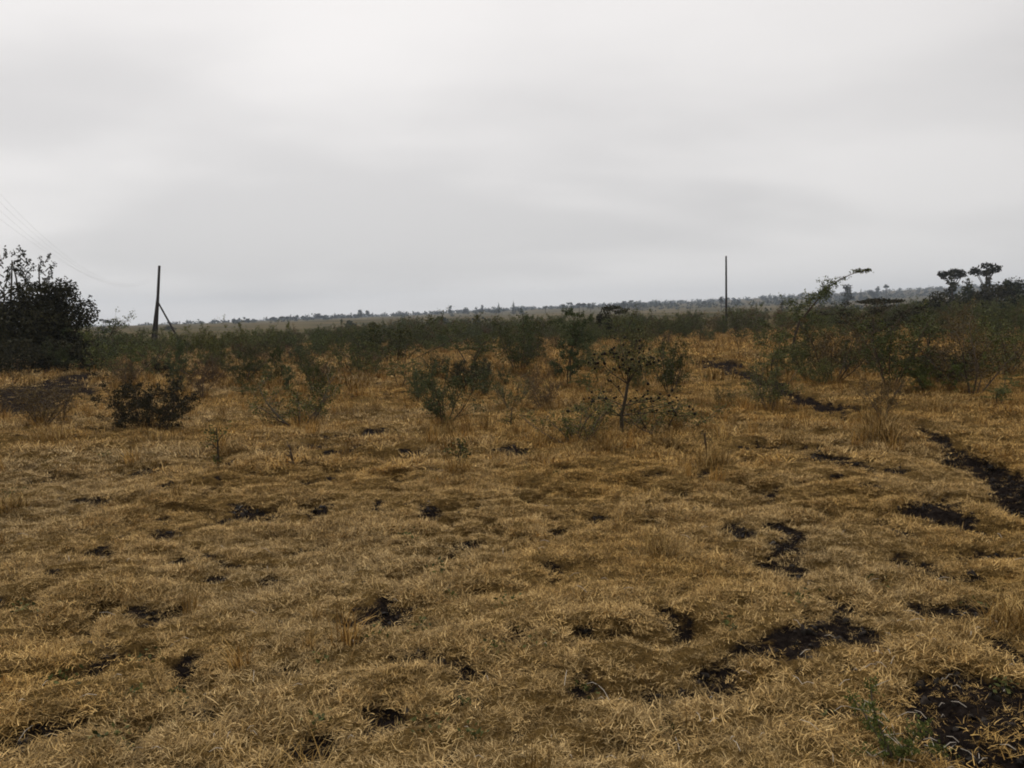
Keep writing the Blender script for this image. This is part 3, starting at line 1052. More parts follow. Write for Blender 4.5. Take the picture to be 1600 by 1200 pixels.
# the acacia hung with black galls, centre right
def gall_tree():
    base = at(972, 676)
    d = np.linalg.norm(base[:2])
    m = d / F
    OCC.append((base[0], base[1], 1.0))
    r = np.random.default_rng(77)
    o = empty('gall_acacia', snap(base))
    tr, br, fo, ga = Geo(), Geo(), Geo(), Geo()
    tp = np.array([[0, 0, -.06], [-.01, 0, 25 * m], [.05, .02, 50 * m], [.09, .03, 74 * m]])
    tr.tube(tp, [0.030, 0.026, 0.024, 0.020], 7)
    tips = []

    def limb(p, q, rad, nsub, leafn, ln):
        p, q = np.asarray(p, float), np.asarray(q, float)
        pts = [p + (q - p) * u + np.array([0, 0, 0.06 * math.sin(u * 3.1)]) + r.normal(0, 0.015, 3) * (u > 0) for u in np.linspace(0, 1, 6)]
        pts = np.array(pts)
        br.tube(pts, np.linspace(rad, rad * 0.3, 6), 4, r=r)
        for k in range(nsub):
            i = r.integers(1, 6)
            dd = r.normal(size=3)
            dd[2] = abs(dd[2]) * 0.6 + 0.05
            dd = dd / np.linalg.norm(dd) + 0.5 * (q - p) / np.linalg.norm(q - p)
            t = bend(r, pts[i], dd / np.linalg.norm(dd), ln * r.uniform(0.5, 1.2), 3, 0.25)
            br.tube(t, np.linspace(rad * 0.4, rad * 0.12, 4), 3, r=r)
            c = t[r.integers(0, 4, leafn)] + r.normal(0, 0.035, (leafn, 3))
            fo.leaves(c, 0.026, 0.45, 0.2, r)
            tips.extend([t[1], t[2]])
            if r.uniform() < 0.5:
                tips.append(t[3])
    top = tp[3]
    for q in ((-.40, .1, .95), (-.22, -.25, 1.12), (0.02, .3, 1.24), (.18, -.1, 1.26), (.40, .12, 1.1), (.05, -.3, 1.0), (-.30, .35, .9), (.32, -.3, .95)):
        limb(top if q[2] > 0.93 else tp[2], q, 0.009, 10, 34, 0.24)
    for q in ((-.75, -.1, .30), (-.5, -.4, .22), (.55, -.2, .36), (.85, .1, .34), (.7, .35, .40), (-.45, .3, .42), (.95, -.3, .22)):
        limb(tp[1] if q[2] < .35 else tp[1] * 0.4 + tp[2] * 0.6, q, 0.008, 8, 24, 0.22)
    tips = np.array(tips)
    for p in tips[r.permutation(len(tips))[:170]]:
        ga.ball(p, r.uniform(0.014, 0.024), r.uniform(0, 1))
    link('trunk', tr.mesh('trunk', M['bark']), o)
    link('branches', br.mesh('branches', M['bark']), o)
    link('foliage', fo.mesh('foliage', M['pale_leaf']), o)
    tag(link('galls', ga.mesh('galls', M['gall'], True), o), 'round black galls all over the twigs', kind='stuff')
    tag(o, 'small open acacia hung with round black galls, centre right', 'acacia')


gall_tree()


# the leaning tree whose long arm reaches over the skyline
def leaning_tree():
    base = at(1240, 572)
    d = np.linalg.norm(base[:2])
    m = d / F
    OCC.append((base[0], base[1], 1.8))
    r = np.random.default_rng(78)
    o = empty('leaning_acacia', snap(base))
    P = lambda x, y, dp=0.0: np.array([(x - 1240) * m, dp, (572 - y) * m])
    tr, br, fo = Geo(), Geo(), Geo()
    trunk = np.array([P(1240, 577), P(1239, 555), P(1242, 530, .05), P(1250, 508, .1), P(1264, 492, .12), P(1278, 474, .1)])
    tr.tube(trunk, [0.055, 0.048, 0.045, 0.04, 0.035, 0.028], 7)
    arm = np.array([P(1278, 474, .1), P(1290, 459, .05), P(1304, 449), P(1320, 441, -.05), P(1334, 436, -.05), P(1352, 434, -.1)])
    tr.tube(arm, [0.028, 0.022, 0.017, 0.013, 0.010, 0.006], 6)

    def spray(c, n, s, leaf=0.075):
        fo.leaves(c + r.normal(0, 1, (n, 3)) * np.asarray(s), leaf, 0.45, 0.2, r)
    spray(P(1288, 462), 420, (.11, .16, .13))
    spray(P(1282, 470), 320, (.14, .16, .12))
    spray(P(1300, 452), 130, (.10, .10, .07))
    spray(P(1312, 445), 55, (.11, .06, .035))
    spray(P(1338, 435), 220, (.14, .06, .035))
    spray(P(1348, 434), 60, (.07, .05, .03))
    for q in (P(1279, 448, .1), P(1285, 446, -.1), P(1290, 447), P(1266, 470, .3)):
        t = bend(r, P(1284, 468), q - P(1284, 468), np.linalg.norm(q - P(1284, 468)), 3, 0.1)
        br.tube(t, np.linspace(0.010, 0.004, 4), 4, r=r)
        spray(q, 16, (.04, .05, .05))
    for q, s in ((P(1180, 540, .3), .011), (P(1195, 528, -.5), .012), (P(1205, 508, .5), .013), (P(1222, 496, -.4), .013), (P(1290, 520, -.5), .012),
                 (P(1300, 505, .4), .012), (P(1268, 548, .6), .010), (P(1210, 556, -.4), .010), (P(1240, 478, .2), .012), (P(1262, 472, -.5), .012)):
        st = trunk[min(range(1, 6), key=lambda i: abs(trunk[i][2] + 0.25 - q[2]))]
        t = bend(r, st, q - st, np.linalg.norm(q - st), 4, 0.12)
        br.tube(t, np.linspace(s, s * 0.3, 5), 4, r=r)
        for k in range(11):
            dd = r.normal(size=3) * np.array([1, 1, 0.4])
            tw = bend(r, t[r.integers(1, 5)], dd / np.linalg.norm(dd), 0.45 * r.uniform(0.5, 1.2), 3, 0.2)
            br.tube(tw, np.linspace(s * 0.4, s * 0.15, 4), 3, r=r)
            c = tw[r.integers(0, 4, 40)] + r.normal(0, 0.06, (40, 3))
            fo.leaves(c, 0.066, 0.45, 0.3, r)
    link('trunk', tr.mesh('trunk', M['bark']), o)
    link('branches', br.mesh('branches', M['bark']), o)
    link('foliage', fo.mesh('foliage', M['green']), o)
    tag(o, 'leaning thorn tree whose long thin arm reaches up over the skyline', 'acacia')


leaning_tree()


# ------------------------------------------------------------------ the scrub belt
def belt_zone(px):
    for lim, nm in ((160, 'in front of the big dark tree clump'), (330, 'below the braced pole'), (560, 'right of the braced pole'), (780, 'left of the picture centre'),
                    (960, 'behind the narrow upright shrub'), (1110, 'behind the gall tree'), (1230, 'below the plain right pole'), (1400, 'around the leaning tree'),
                    (1700, 'under the flat-topped trees')):
        if px < lim:
            return nm


def front_row(px):
    return np.interp(px, [-80, 130, 250, 450, 600, 760, 900, 1040, 1085, 1180, 1230, 1330, 1450, 1700], [575, 618, 632, 636, 628, 636, 630, 618, 552, 548, 612, 626, 636, 640])


def build_belt():
    kinds = ['upright', 'upright2', 'tall', 'tiered', 'tiered2', 'dense', 'dense2', 'dry', 'dry2']
    words = {'upright': 'olive thorn shrub', 'upright2': 'grey-green thorn shrub', 'tall': 'slim grey-green thorn shrub', 'tiered': 'flat-branched olive thorn shrub',
             'tiered2': 'spreading olive thorn shrub', 'dense': 'dark rounded bush', 'dense2': 'rounded olive bush', 'dry': 'brown leafless shrub',
             'dry2': 'tall brown sparse shrub'}
    r = np.random.default_rng(2024)
    done, tries, named = [], 0, {}
    while len(done) < 285 and tries < 40000:
        tries += 1
        d = 15 + 108 * r.uniform() ** 1.6
        px = r.uniform(-70, 1670)
        p, _ = at_dist(px, 520, d)
        bx, by = project(p)
        if by > front_row(bx) - abs(r.normal(0, 14)):
            continue
        # thin on the left where the plain shows, thick at centre and right
        w = np.interp(bx, [0, 150, 300, 500, 620, 900, 1080, 1120, 1190, 1300, 1450, 1650], [.6, .9, .95, 1, 1, 1, .9, .4, .45, .9, 1, 1])
        if d > np.interp(bx, [0, 400, 560, 900, 1600], [62, 66, 110, 125, 125]) or r.uniform() > w:
            continue
        if any((p[0] - a) ** 2 + (p[1] - b) ** 2 < c * c for a, b, c in OCC) or any((p[0] - a) ** 2 + (p[1] - b) ** 2 < 0.8 for a, b in done):
            continue
        k = kinds[r.choice(9, p=[.17, .16, .11, .15, .12, .02, .05, .12, .10])]
        h = KINDS[k]['height'] * (0.42 + 0.55 * r.uniform() ** 1.4) * np.interp(bx, [0, 420, 640, 1300, 1600], [1.45, 1.4, 1.1, 1.0, 1.0]) * (0.6 if by > 582 else 1.0)
        cap = np.interp(bx, [0, 300, 500, 620, 760, 900, 1000, 1150, 1300, 1450, 1600], [522, 517, 508, 490, 487, 488, 486, 476, 472, 462, 455])
        h = max(min(h, at_dist(px, cap + abs(r.normal(0, 9)), d)[1]), 0.6)
        wide = r.uniform(0.7, 1.15)
        done.append((p[0], p[1]))
        ROOTS.append((p[0], p[1], 0.5 * wide))
        st, fo, jo, h0 = proto(k, int(r.integers(0, 2)))
        s = h / h0
        zone = belt_zone(bx)
        dep = 'near' if d < 34 else ('mid' if d < 62 else 'far')
        lab = '%s, %s belt %s' % (words[k].replace('thorn ', ''), dep, zone)
        nm = 'dry_shrub' if k.startswith('dry') else ('dark_bush' if k == 'dense' else 'thorn_shrub')
        loc = snap(p)
        if d < 45:
            o = empty(nm, loc, r.uniform(0, 6.28), (s * wide, s * wide, s))
            link('stems', st, o)
            link('foliage', fo, o)
        else:
            o = link(nm, jo, None, loc)
            o.rotation_euler = (0, 0, r.uniform(0, 6.28))
            o.scale = (s * wide, s * wide, s)
        tag(o, lab, 'shrub', 'thorn shrubs of the scrub belt')
        named.setdefault(lab, []).append((float(bx), o))
    print('belt', len(done), tries)
    order = ['leftmost', 'second from left', 'third from left', 'fourth from left', 'fifth from left', 'sixth from left', 'seventh from left', 'eighth from left', 'ninth from left', 'tenth from left', 'eleventh from left', 'twelfth from left']
    for lab, lst in named.items():
        if len(lst) > 1:
            lst.sort(key=lambda t: t[0])
            for i, (_, o) in enumerate(lst):
                o['label'] = lab + ', ' + ('rightmost' if i == len(lst) - 1 else order[min(i, 11)])
    # beyond that the scrub closes up into one mass
    P, S, I = [], [], []
    pr = [proto(k, v)[2] for k in ('upright', 'upright2', 'tiered2', 'dense2', 'dry2') for v in (0, 1)]
    hs = [KINDS[k]['height'] for k in ('upright', 'upright2', 'tiered2', 'dense2', 'dry2') for v in (0, 1)]
    while len(P) < 640:
        d = 48 + 95 * r.uniform()
        px = r.uniform(-70, 1670)
        if r.uniform() > np.interp(px, [0, 300, 480, 620, 1050, 1110, 1200, 1300, 1600], [.7, .7, .8, .9, .9, .35, .45, .75, .8]):
            continue
        if d < 60 and r.uniform() < 0.5 or d > np.interp(px, [0, 400, 560], [75, 80, 150]):
            continue
        p, _ = at_dist(px, 520, d)
        cap = np.interp(px, [0, 300, 500, 620, 760, 900, 1000, 1150, 1300, 1450, 1600], [524, 519, 510, 492, 489, 490, 488, 478, 474, 464, 458])
        k = int(r.integers(0, 10))
        h = max(min(hs[k] * (.45 + .6 * r.uniform() ** 1.4) * np.interp(px, [420, 640], [1.4, 1.1]) * np.interp(d, [50, 130], [1.0, 1.9]), at_dist(px, cap + abs(r.normal(0, 7)), d)[1]), 0.6)
        P.append((p[0], p[1], h_base(p[0], p[1]) - 0.02))
        S.append(h / hs[k])
        I.append(k)
    n = len(P)
    instancer('far_scrub', np.array(P, float), S, np.stack([np.zeros(n), np.zeros(n), r.uniform(0, 6.28, n)], 1), I, np.zeros(n), pr,
              'far olive scrub closing up behind the nearer thorn shrubs', 'scrub')


build_belt()


def build_tall_grass():
    cc = np.concatenate
    # taller rusty tufts between the bushes
    tp = grass_protos(6, 400, n=46, spread=0.10, len_lo=0.16, len_hi=0.42, wid=0.007, lean=0.32, curl=0.55)
    tf = grass_protos(4, 500, n=40, spread=0.35, len_lo=0.22, len_hi=0.5, wid=0.022, lean=0.35, curl=0.5)
    P, S, Ro, I, W = [], [], [], [], []
    for y0, y1, dens, lo, n, cut in ((2.2, 9, 2.2, 0, 6, 0.30), (9, 24, 3.2, 0, 6, 0.12), (20, 85, 1.5, 6, 4, -0.05)):
        x, y = scatter(y0, y1, dens)
        b, t, r = soil(x, y)
        cl = fbm(x / 2.6, y / 2.6, 91, 3)
        keep = (cl + rng.normal(0, 0.18, len(x)) > cut) & (b < 0.4)
        x, y, b, t = x[keep], y[keep], b[keep], t[keep]
        P.append(np.stack([x, y, h_base(x, y) + h_micro(x, y, b, t)], 1))
        S.append(rng.uniform(0.45, 1.1, len(x)) * np.where(y < 9, 0.7, 1))
        Ro.append(np.stack([rng.normal(0, 0.1, len(x)), rng.normal(0, 0.1, len(x)), rng.uniform(0, 6.28, len(x))], 1))
        I.append(rng.integers(lo, lo + n, len(x)))
        W.append(rng.uniform(0, 1, len(x)))
    for x0, y0, rad_ in ROOTS:
        d = math.hypot(x0, y0)
        n = 14 if d < 45 else 5
        x = x0 + rng.normal(0, rad_ * 0.5, n)
        y = y0 + rng.normal(0, rad_ * 0.5, n)
        P.append(np.stack([x, y, ground_z(x, y)], 1))
        S.append(rng.uniform(0.4, 0.9, n))
        Ro.append(np.stack([rng.normal(0, 0.1, n), rng.normal(0, 0.1, n), rng.uniform(0, 6.28, n)], 1))
        I.append(rng.integers(0, 6, n) if d < 24 else rng.integers(6, 10, n))
        W.append(rng.uniform(0, 1, n))
    instancer('tall_grass', cc(P), cc(S), cc(Ro), cc(I), cc(W), tp + tf, 'taller rusty dry grass tufts standing between the thorn bushes', 'grass')


build_tall_grass()


# ------------------------------------------------------------------ trees with crowns made of leaf clumps
def crown_points(r, blobs, n):
    """points spread through a set of ellipsoids, denser at their skins"""
    vol = np.array([b[3] * b[4] * b[5] for b in blobs]) ** 0.75
    k = r.choice(len(blobs), n, p=vol / vol.sum())
    B = np.array(blobs)[k]
    d = r.normal(size=(n, 3))
    d /= np.linalg.norm(d, axis=1)[:, None]
    rr = r.uniform(0.25, 1.0, n) ** 0.45
    lump = 1 + 0.18 * r.normal(size=n)
    return B[:, :3] + d * (rr * lump)[:, None] * B[:, 3:6]


def tree(name, px, top, dist, kind, label, seed, width=None, nleaf=420, leaf=None, mat='far_leaf', cat='tree', group=None, parts=True, jitter=0.0):
    r = np.random.default_rng(seed)
    p, H = at_dist(px, top, dist)
    H = max(H, 1.5)
    W = (width * dist / F) if width else H * 0.7
    g, f = Geo(), Geo()
    leaf = leaf or max(0.07 * H, 0.9 * dist / 852.0)
    blobs = []
    if kind == 'umbrella':
        g.tube(bend(r, (0, 0, -.4), (r.normal(0, .06), 0, 1), H * .78, 5, .05), np.linspace(.035 * H, .014 * H, 6), 6, r=r)
        for k in range(6):
            a = k * 1.05 + r.uniform(-.3, .3)
            q = np.array([math.cos(a) * W * .38, math.sin(a) * W * .38, H * r.uniform(.82, .92)])
            s = np.array([0, 0, H * r.uniform(.45, .68)])
            g.tube(bend(r, s, q - s, np.linalg.norm(q - s), 3, .08), np.linspace(.012 * H, .005 * H, 4), 4, r=r)
            blobs.append((q[0], q[1], q[2] + r.normal(0, .03) * H, W * r.uniform(.13, .25), W * r.uniform(.13, .25), H * r.uniform(.035, .07)))
        blobs.append((r.normal(0, .08) * W, 0, H * .95, W * .27, W * .27, H * .05))
    elif kind == 'conifer':
        g.tube([(0, 0, -.3), (0, 0, H * .5), (0, 0, H * .97)], [.03 * H, .02 * H, .005 * H], 6)
        for k in range(7):
            u = .12 + .83 * k / 6
            blobs.append((r.normal(0, .02 * W), 0, H * u, W * .5 * (1.08 - u), W * .5 * (1.08 - u), H * .10))
    elif kind == 'column':
        g.tube([(0, 0, -.3), (.02 * H, 0, H * .5), (0, 0, H * .95)], [.03 * H, .02 * H, .006 * H], 6)
        for k in range(7):
            u = .3 + .62 * k / 6
            blobs.append((r.normal(0, .12 * W), r.normal(0, .12 * W), H * u, W * r.uniform(.25, .42), W * .35, H * .10))
    elif kind == 'ragged':
        g.tube(bend(r, (0, 0, -.3), (r.normal(0, .05), 0, 1), H, 6, .04, .02), np.linspace(.022 * H, .004 * H, 7), 6, r=r)
        for k in range(16):
            u = .35 + .6 * k / 15
            a = r.uniform(0, 6.28)
            s = np.array([0, 0, H * u])
            ln = W * r.uniform(.3, .6) * (1.25 - u)
            t = bend(r, s, (math.cos(a) * .8, math.sin(a) * .8, 1.1), ln + .06 * H, 4, .15)
            g.tube(t, np.linspace(.006 * H, .002 * H, 5), 3, r=r)
            for i in (2, 3, 4):
                blobs.append((*t[i], W * .09, W * .09, H * .035))
    elif kind == 'round':
        g.tube(bend(r, (0, 0, -.3), (r.normal(0, .05), 0, 1), H * .7, 4, .06), np.linspace(.03 * H, .01 * H, 5), 6, r=r)
        for k in range(9):
            a, rad_ = r.uniform(0, 6.28), r.uniform(0.1, .34) * W
            q = np.array([math.cos(a) * rad_, math.sin(a) * rad_, H * r.uniform(.42, .86)])
            s = np.array([0, 0, H * .35])
            g.tube(bend(r, s, q - s, np.linalg.norm(q - s), 3, .08), np.linspace(.012 * H, .004 * H, 4), 4, r=r)
            blobs.append((*q, W * .2, W * .2, H * .14))
    else:                                   # 'bush': foliage down to the ground
        g.tube(bend(r, (0, 0, -.3), (0.05, 0, 1), H * .7, 4, .06), np.linspace(.03 * H, .01 * H, 5), 5, r=r)
        blobs.append((0, 0, H * .82, W * .2, W * .2, H * .15))
        for k in range(15):
            a, rad_ = r.uniform(0, 6.28), math.sqrt(r.uniform(0, 1)) * .36 * W
            top_ = math.sqrt(max(0.05, 1 - (rad_ / (.52 * W)) ** 2))
            zz = H * top_ * r.uniform(.15, .84)
            blobs.append((math.cos(a) * rad_, math.sin(a) * rad_, zz, W * .17, W * .17, H * .16))
    c = crown_points(r, blobs, nleaf)
    c[:, 2] = np.maximum(c[:, 2], 0.04 * H)
    f.leaves(c, leaf, 0.6, 0.0, r)
    loc = Vector((p[0], p[1], float(ground_z(p[0], p[1])[0])))
    o = empty(name, loc)
    link('trunk', g.mesh('trunk', M['bark']), o)
    link('crown', f.mesh('crown', M[mat]), o)
    return tag(o, label, cat, group)


# the dark clump of trees at the left edge
tree('broad_tree', 56, 434, 43, 'bush', 'big dark broad tree clump beside the muddy track at the left edge', 301, 170, 17000, 0.13, 'dark')
tree('broad_tree', -50, 428, 46, 'bush', 'dark tree cut off by the left edge of the picture', 302, 180, 12000, 0.14, 'dark')
tree('slender_tree', 38, 394, 47, 'ragged', 'tall ragged tree top rising in the middle of the dark left clump', 303, 46, 800, 0.12, 'dark')
tree('slender_tree', 70, 402, 46, 'ragged', 'ragged thin tree top on the right of the dark left clump', 304, 30, 500, 0.12, 'dark')
tree('slender_tree', 4, 396, 48, 'ragged', 'pointed tree top at the very left edge of the dark clump', 305, 30, 500, 0.12, 'dark')
tree('broad_tree', 96, 430, 42, 'bush', 'lower dark tree on the right flank of the left clump', 306, 92, 9000, 0.12, 'dark')
tree('low_bush', 136, 518, 40, 'bush', 'small dark bush at the right end of the left clump', 307, 44, 1400, 0.09, 'dark')
tree('low_bush', 20, 525, 38, 'bush', 'dark scrubby bush at the foot of the left clump, at the edge', 308, 90, 2400, 0.09, 'dark')
tree('low_bush', 85, 530, 39, 'bush', 'dark scrubby bush at the foot of the left clump, towards the pole', 309, 70, 2000, 0.09, 'dark')

# the trees on the rise at the right edge
tree('flat_topped_tree', 1490, 420, 170, 'umbrella', 'left one of two flat-topped acacia trees above the right scrub', 321, 36, 900, 0.40, 'dark', 'acacia')
tree('flat_topped_tree', 1541, 411, 165, 'umbrella', 'right one of two flat-topped acacia trees above the right scrub', 322, 36, 900, 0.40, 'dark', 'acacia')
tree('broad_tree', 1487, 434, 158, 'column', 'dark low crown below the left flat-topped acacia', 323, 20, 700, 0.4, 'dark')
tree('broad_tree', 1542, 425, 160, 'conifer', 'dark cone-shaped tree below the right flat-topped acacia', 324, 34, 1000, 0.45, 'dark')
tree('broad_tree', 1512, 434, 140, 'bush', 'bushy green tree between the two flat-topped acacias', 325, 34, 1100, 0.4, 'far_leaf')
tree('broad_tree', 1580, 434, 130, 'bush', 'broad green tree mass at the right edge of the rise', 326, 76, 2200, 0.36, 'far_leaf')
tree('broad_tree', 1556, 440, 120, 'bush', 'dark green tree in the scrub under the right flat-topped acacia', 327, 60, 1800, 0.33, 'dark')
tree('low_bush', 1465, 452, 100, 'bush', 'wide dark bush left of the flat-topped acacias', 328, 62, 1800, 0.24, 'dark')
tree('low_bush', 1512, 462, 92, 'bush', 'dark green bush mass in front of the flat-topped acacias', 329, 80, 2200, 0.22, 'dark')
tree('low_bush', 1610, 456, 85, 'bush', 'dark green bush cut off by the right edge', 330, 90, 2200, 0.22, 'far_leaf')
tree('flat_topped_bush', 1375, 466, 62, 'umbrella', 'low wide flat-topped thorn bush right of the leaning tree', 331, 62, 1400, 0.13, 'dark', 'acacia')
tree('low_bush', 948, 474, 60, 'bush', 'dark bush standing above the centre of the belt on the skyline', 332, 34, 1200, 0.14, 'dark')
tree('flat_topped_bush', 960, 478, 62, 'umbrella', 'small flat thorn crown spreading right of the dark skyline bush', 333, 40, 700, 0.13, 'dark', 'acacia')

# single trees along the skyline
SKY = [(165, 503, 330, 'umbrella', 14, 'tiny flat tree on the horizon just right of the dark left clump'),
       (160, 512, 300, 'bush', 26, 'low dark bush on the horizon right of the dark left clump'),
       (264, 511, 300, 'bush', 20, 'low bush on the horizon at the foot of the braced pole'),
       (364, 502, 900, 'column', 6, 'narrow tree, first on the skyline right of the braced pole'),
       (370, 504, 900, 'column', 4, 'thin small tree touching the first skyline tree right of the pole'),
       (388, 503, 950, 'bush', 18, 'small low bush after the first skyline trees right of the pole'),
       (426, 499, 950, 'column', 6, 'thin skyline tree left of the round one'),
       (445, 497, 950, 'round', 13, 'round skyline tree in the left third of the horizon'),
       (463, 496, 950, 'column', 6, 'narrow skyline tree right of the round one'),
       (480, 500, 950, 'bush', 14, 'low skyline bush between the narrow and the bigger round tree'),
       (496, 493, 900, 'round', 12, 'bigger round skyline tree left of the twin trees'),
       (506, 496, 900, 'column', 4, 'thin spindly tree beside the bigger round skyline tree'),
       (564, 487, 900, 'round', 8, 'left one of the twin trees on the skyline'),
       (574, 487, 900, 'round', 7, 'right one of the twin trees on the skyline'),
       (625, 489, 1000, 'bush', 26, 'low dark skyline bush right of the twin trees'),
       (703, 481, 1000, 'column', 5, 'narrow tree on the skyline left of the middle'),
       (728, 483, 1000, 'bush', 14, 'bushy tree on the skyline after the narrow one'),
       (744, 483, 1000, 'bush', 11, 'second bushy tree on the skyline after the narrow one'),
       (753, 480, 1000, 'column', 4, 'thin spike of a tree on the skyline near the middle'),
       (779, 477, 950, 'conifer', 8, 'left pointed tree of two near the middle of the skyline'),
       (771, 482, 950, 'bush', 16, 'low bush at the foot of the left pointed tree'),
       (802, 473, 850, 'conifer', 10, 'tallest pointed conifer on the skyline near the middle'),
       (814, 483, 850, 'bush', 12, 'low bush right of the tallest pointed conifer'),
       (852, 482, 800, 'umbrella', 6, 'tiny flat-crowned tree right of the tallest conifer'),
       (880, 479, 800, 'umbrella', 5, 'small faint umbrella tree, first of the row right of the middle'),
       (890, 476, 800, 'umbrella', 9, 'umbrella tree, second of the row right of the middle'),
       (905, 477, 780, 'umbrella', 9, 'umbrella tree, third of the row right of the middle'),
       (912, 477, 780, 'umbrella', 7, 'smaller umbrella tree leaning against the third of the row'),
       (923, 476, 750, 'round', 13, 'round dark tree at the end of the umbrella tree row'),
       (975, 473, 760, 'round', 7, 'thin tree right of the dark skyline bush'),
       (987, 473, 760, 'umbrella', 10, 'umbrella tree right of the dark skyline bush'),
       (1000, 475, 800, 'bush', 24, 'low bushy tree right of the last umbrella tree'),
       (1127, 464, 700, 'round', 8, 'small tree left of the plain right pole'),
       (1222, 468, 420, 'conifer', 7, 'small pointed tree between the right pole and the leaning tree'),
       (1325, 449, 420, 'column', 14, 'dark oval tree under the tip of the leaning arm'),
       (1345, 455, 1100, 'conifer', 6, 'small pointed tree right of the dark oval tree'),
       (1365, 453, 1100, 'round', 17, 'round tree on the right ridge after the oval tree'),
       (1371, 451, 1100, 'column', 5, 'narrow tree on the right ridge next to the round one'),
       (1385, 448, 1100, 'umbrella', 6, 'little umbrella tree standing up from the right ridge')]
for k, (px, top, dist, kind, w, lab) in enumerate(SKY):
    tree('skyline_tree', px, top - 3.5, dist, kind, lab, 400 + k, w * 1.15, 320 if w < 12 else 600, None, 'far_leaf', group='single trees along the skyline')


# woodland and scrub too far off to count
def far_wood():
    r = np.random.default_rng(9)
    g = Geo()
    n = 0
    P = []
    for k in range(5200):
        px = r.uniform(-120, 1720)
        d = r.uniform(260, 1750)
        x = (px - 800) / F * d
        wood = fbm(np.array(x / 260.0), np.array(d / 170.0), 15, 3)
        edge = np.interp(d, [260, 900, 1350, 1750], [0.55, 0.35, -0.35, -0.5]) + np.interp(px, [0, 500, 900, 1300], [0.25, 0.05, 0, -0.15])
        if wood < edge:
            continue
        P.append((x, d))
    P = np.array(P)
    z = h_base(P[:, 0], P[:, 1])
    for (x, y), zz in zip(P, z):
        H = r.uniform(2.0, 6.5) * (1.0 if y > 900 else 0.6)
        m = 14
        c = np.array([x, y, zz]) + np.concatenate([r.normal(0, H * .38, (m, 2)), np.abs(r.normal(0.45, .22, (m, 1))) * H], 1)
        g.leaves(c, H * 0.55, 0.7, 0, r)
    o = link('far_woodland', g.mesh('far_woodland', M['far_leaf']))
    tag(o, 'distant scattered woodland and scrub covering the far ridge', 'woodland', kind='stuff')


far_wood()


# ------------------------------------------------------------------ poles and wires
def pole(px, top, dist, label, lean=0.0, braced=False, r0=0.14):
    p, H = at_dist(px, top, dist)
    p[0] -= lean * H
    loc = Vector((p[0], p[1], float(ground_z(p[0], p[1])[0])))
    o = empty('power_pole', loc)
    g = Geo()
    zs = np.linspace(-0.5, H, 8)
    g.tube(np.stack([lean * zs, 0 * zs, zs], 1), np.linspace(r0, r0 * 0.68, 8), 12, 0.5)
    link('shaft', g.mesh('shaft', M['pole'], True), o)
    m = dist / F
    if braced:
        for ex, ey, hz, rad, nm in ((-16.0 * m, 1.2, 0.68, 0.11, 'strut'), (50 * m, -0.6, 0.58, 0.085, 'strut')):
            s = Geo()
            a = np.array([lean * H * hz, 0, H * hz])
            b = np.array([ex, ey, -0.4])
            u = np.linspace(0, 1, 6)[:, None]
            s.tube(a + (b - a) * u, np.linspace(rad * 0.8, rad, 6), 8, 0.5)
            link(nm, s.mesh(nm, M['pole'], True), o)
    tag(o, label, 'power pole')
    return o, loc, H


p1, loc1, H1 = pole(249, 415, 78, 'dark wooden pole with two slanting struts on the left horizon', 0.095, True, 0.15)
p2, loc2, H2 = pole(1134.5, 400, 96, 'plain bare wooden pole standing above the scrub right of centre', -0.004, False, 0.13)


def wires():
    # a dead-end pole: four conductors come in from a pole outside the picture on the left
    top = np.array(loc1) + np.array([0.095 * H1, 0, H1])
    for k, (py, dz) in enumerate(((303, 0.08), (316, 0.30), (329, 0.52), (342, 0.74))):
        d = ray(0, py)
        mid = CP + d * (34.0 / math.hypot(d[0], d[1]))
        far = top - np.array([0, 0, dz + 0.1])
        run = mid - far
        run[2] = 0
        L = np.linalg.norm(run)
        u = run / L
        # parabola through the two, sagging, carried on past the frame to the next pole
        smax = L * 1.3
        s = np.linspace(0, smax, 60)
        best = None
        for c in np.linspace(0.001, 0.02, 60):
            b = (mid[2] - far[2]) / L - c * L
            pts = far[None] + np.outer(s, u)
            pts[:, 2] = far[2] + b * s + c * s * s
            qx, qy = project(pts)
            err = abs(np.interp(70, qx[::-1], qy[::-1]) - (372 + 7 * k))
            if best is None or err < best[0]:
                best = (err, c, pts)
        pts = best[2]
        print('wire sag', best[:2])
        g = Geo()
        g.tube(pts, 0.0022, 5, 0.5)
        o = link('power_line', g.mesh('power_line', M['wire'], True))
        tag(o, ['topmost', 'second from the top', 'third from the top', 'lowest'][k] + ' of four faint overhead wires at the upper left edge', 'wire', 'overhead wires at the upper left')
        if k == 0:
            end = pts[-1]
    gz = float(ground_z(end[0], end[1])[0])
    g = Geo()
    zs = np.linspace(gz - 0.5, end[2] + 0.25, 8)
    g.tube(np.stack([0 * zs, 0 * zs, zs - gz], 1), np.linspace(0.15, 0.10, 8), 12, 0.5)
    o = empty('power_pole', (end[0], end[1], gz))
    link('shaft', g.mesh('shaft', M['pole'], True), o)
    tag(o, 'wooden pole outside the picture carrying the overhead wires at the left', 'power pole')


wires()


# ------------------------------------------------------------------ grass tussocks one can point at
def tussock(px, py, wpx, hpx, seed, label, n=420, lean=0.6):
    g_ = at(px, py)
    m = np.linalg.norm(g_[:2]) / F
    r = np.random.default_rng(seed)
    g = Geo()
    L = hpx * m
    blades(g, r, n, wpx * m * 0.36, L * 0.25, L * 1.25, 0.004 if m < 0.006 else 0.0065, lean, 0.7)
    o = link('grass_tussock', g.mesh('grass_tussock', M['tuft']), None, snap(g_))
    tag(o, label, 'grass tussock')


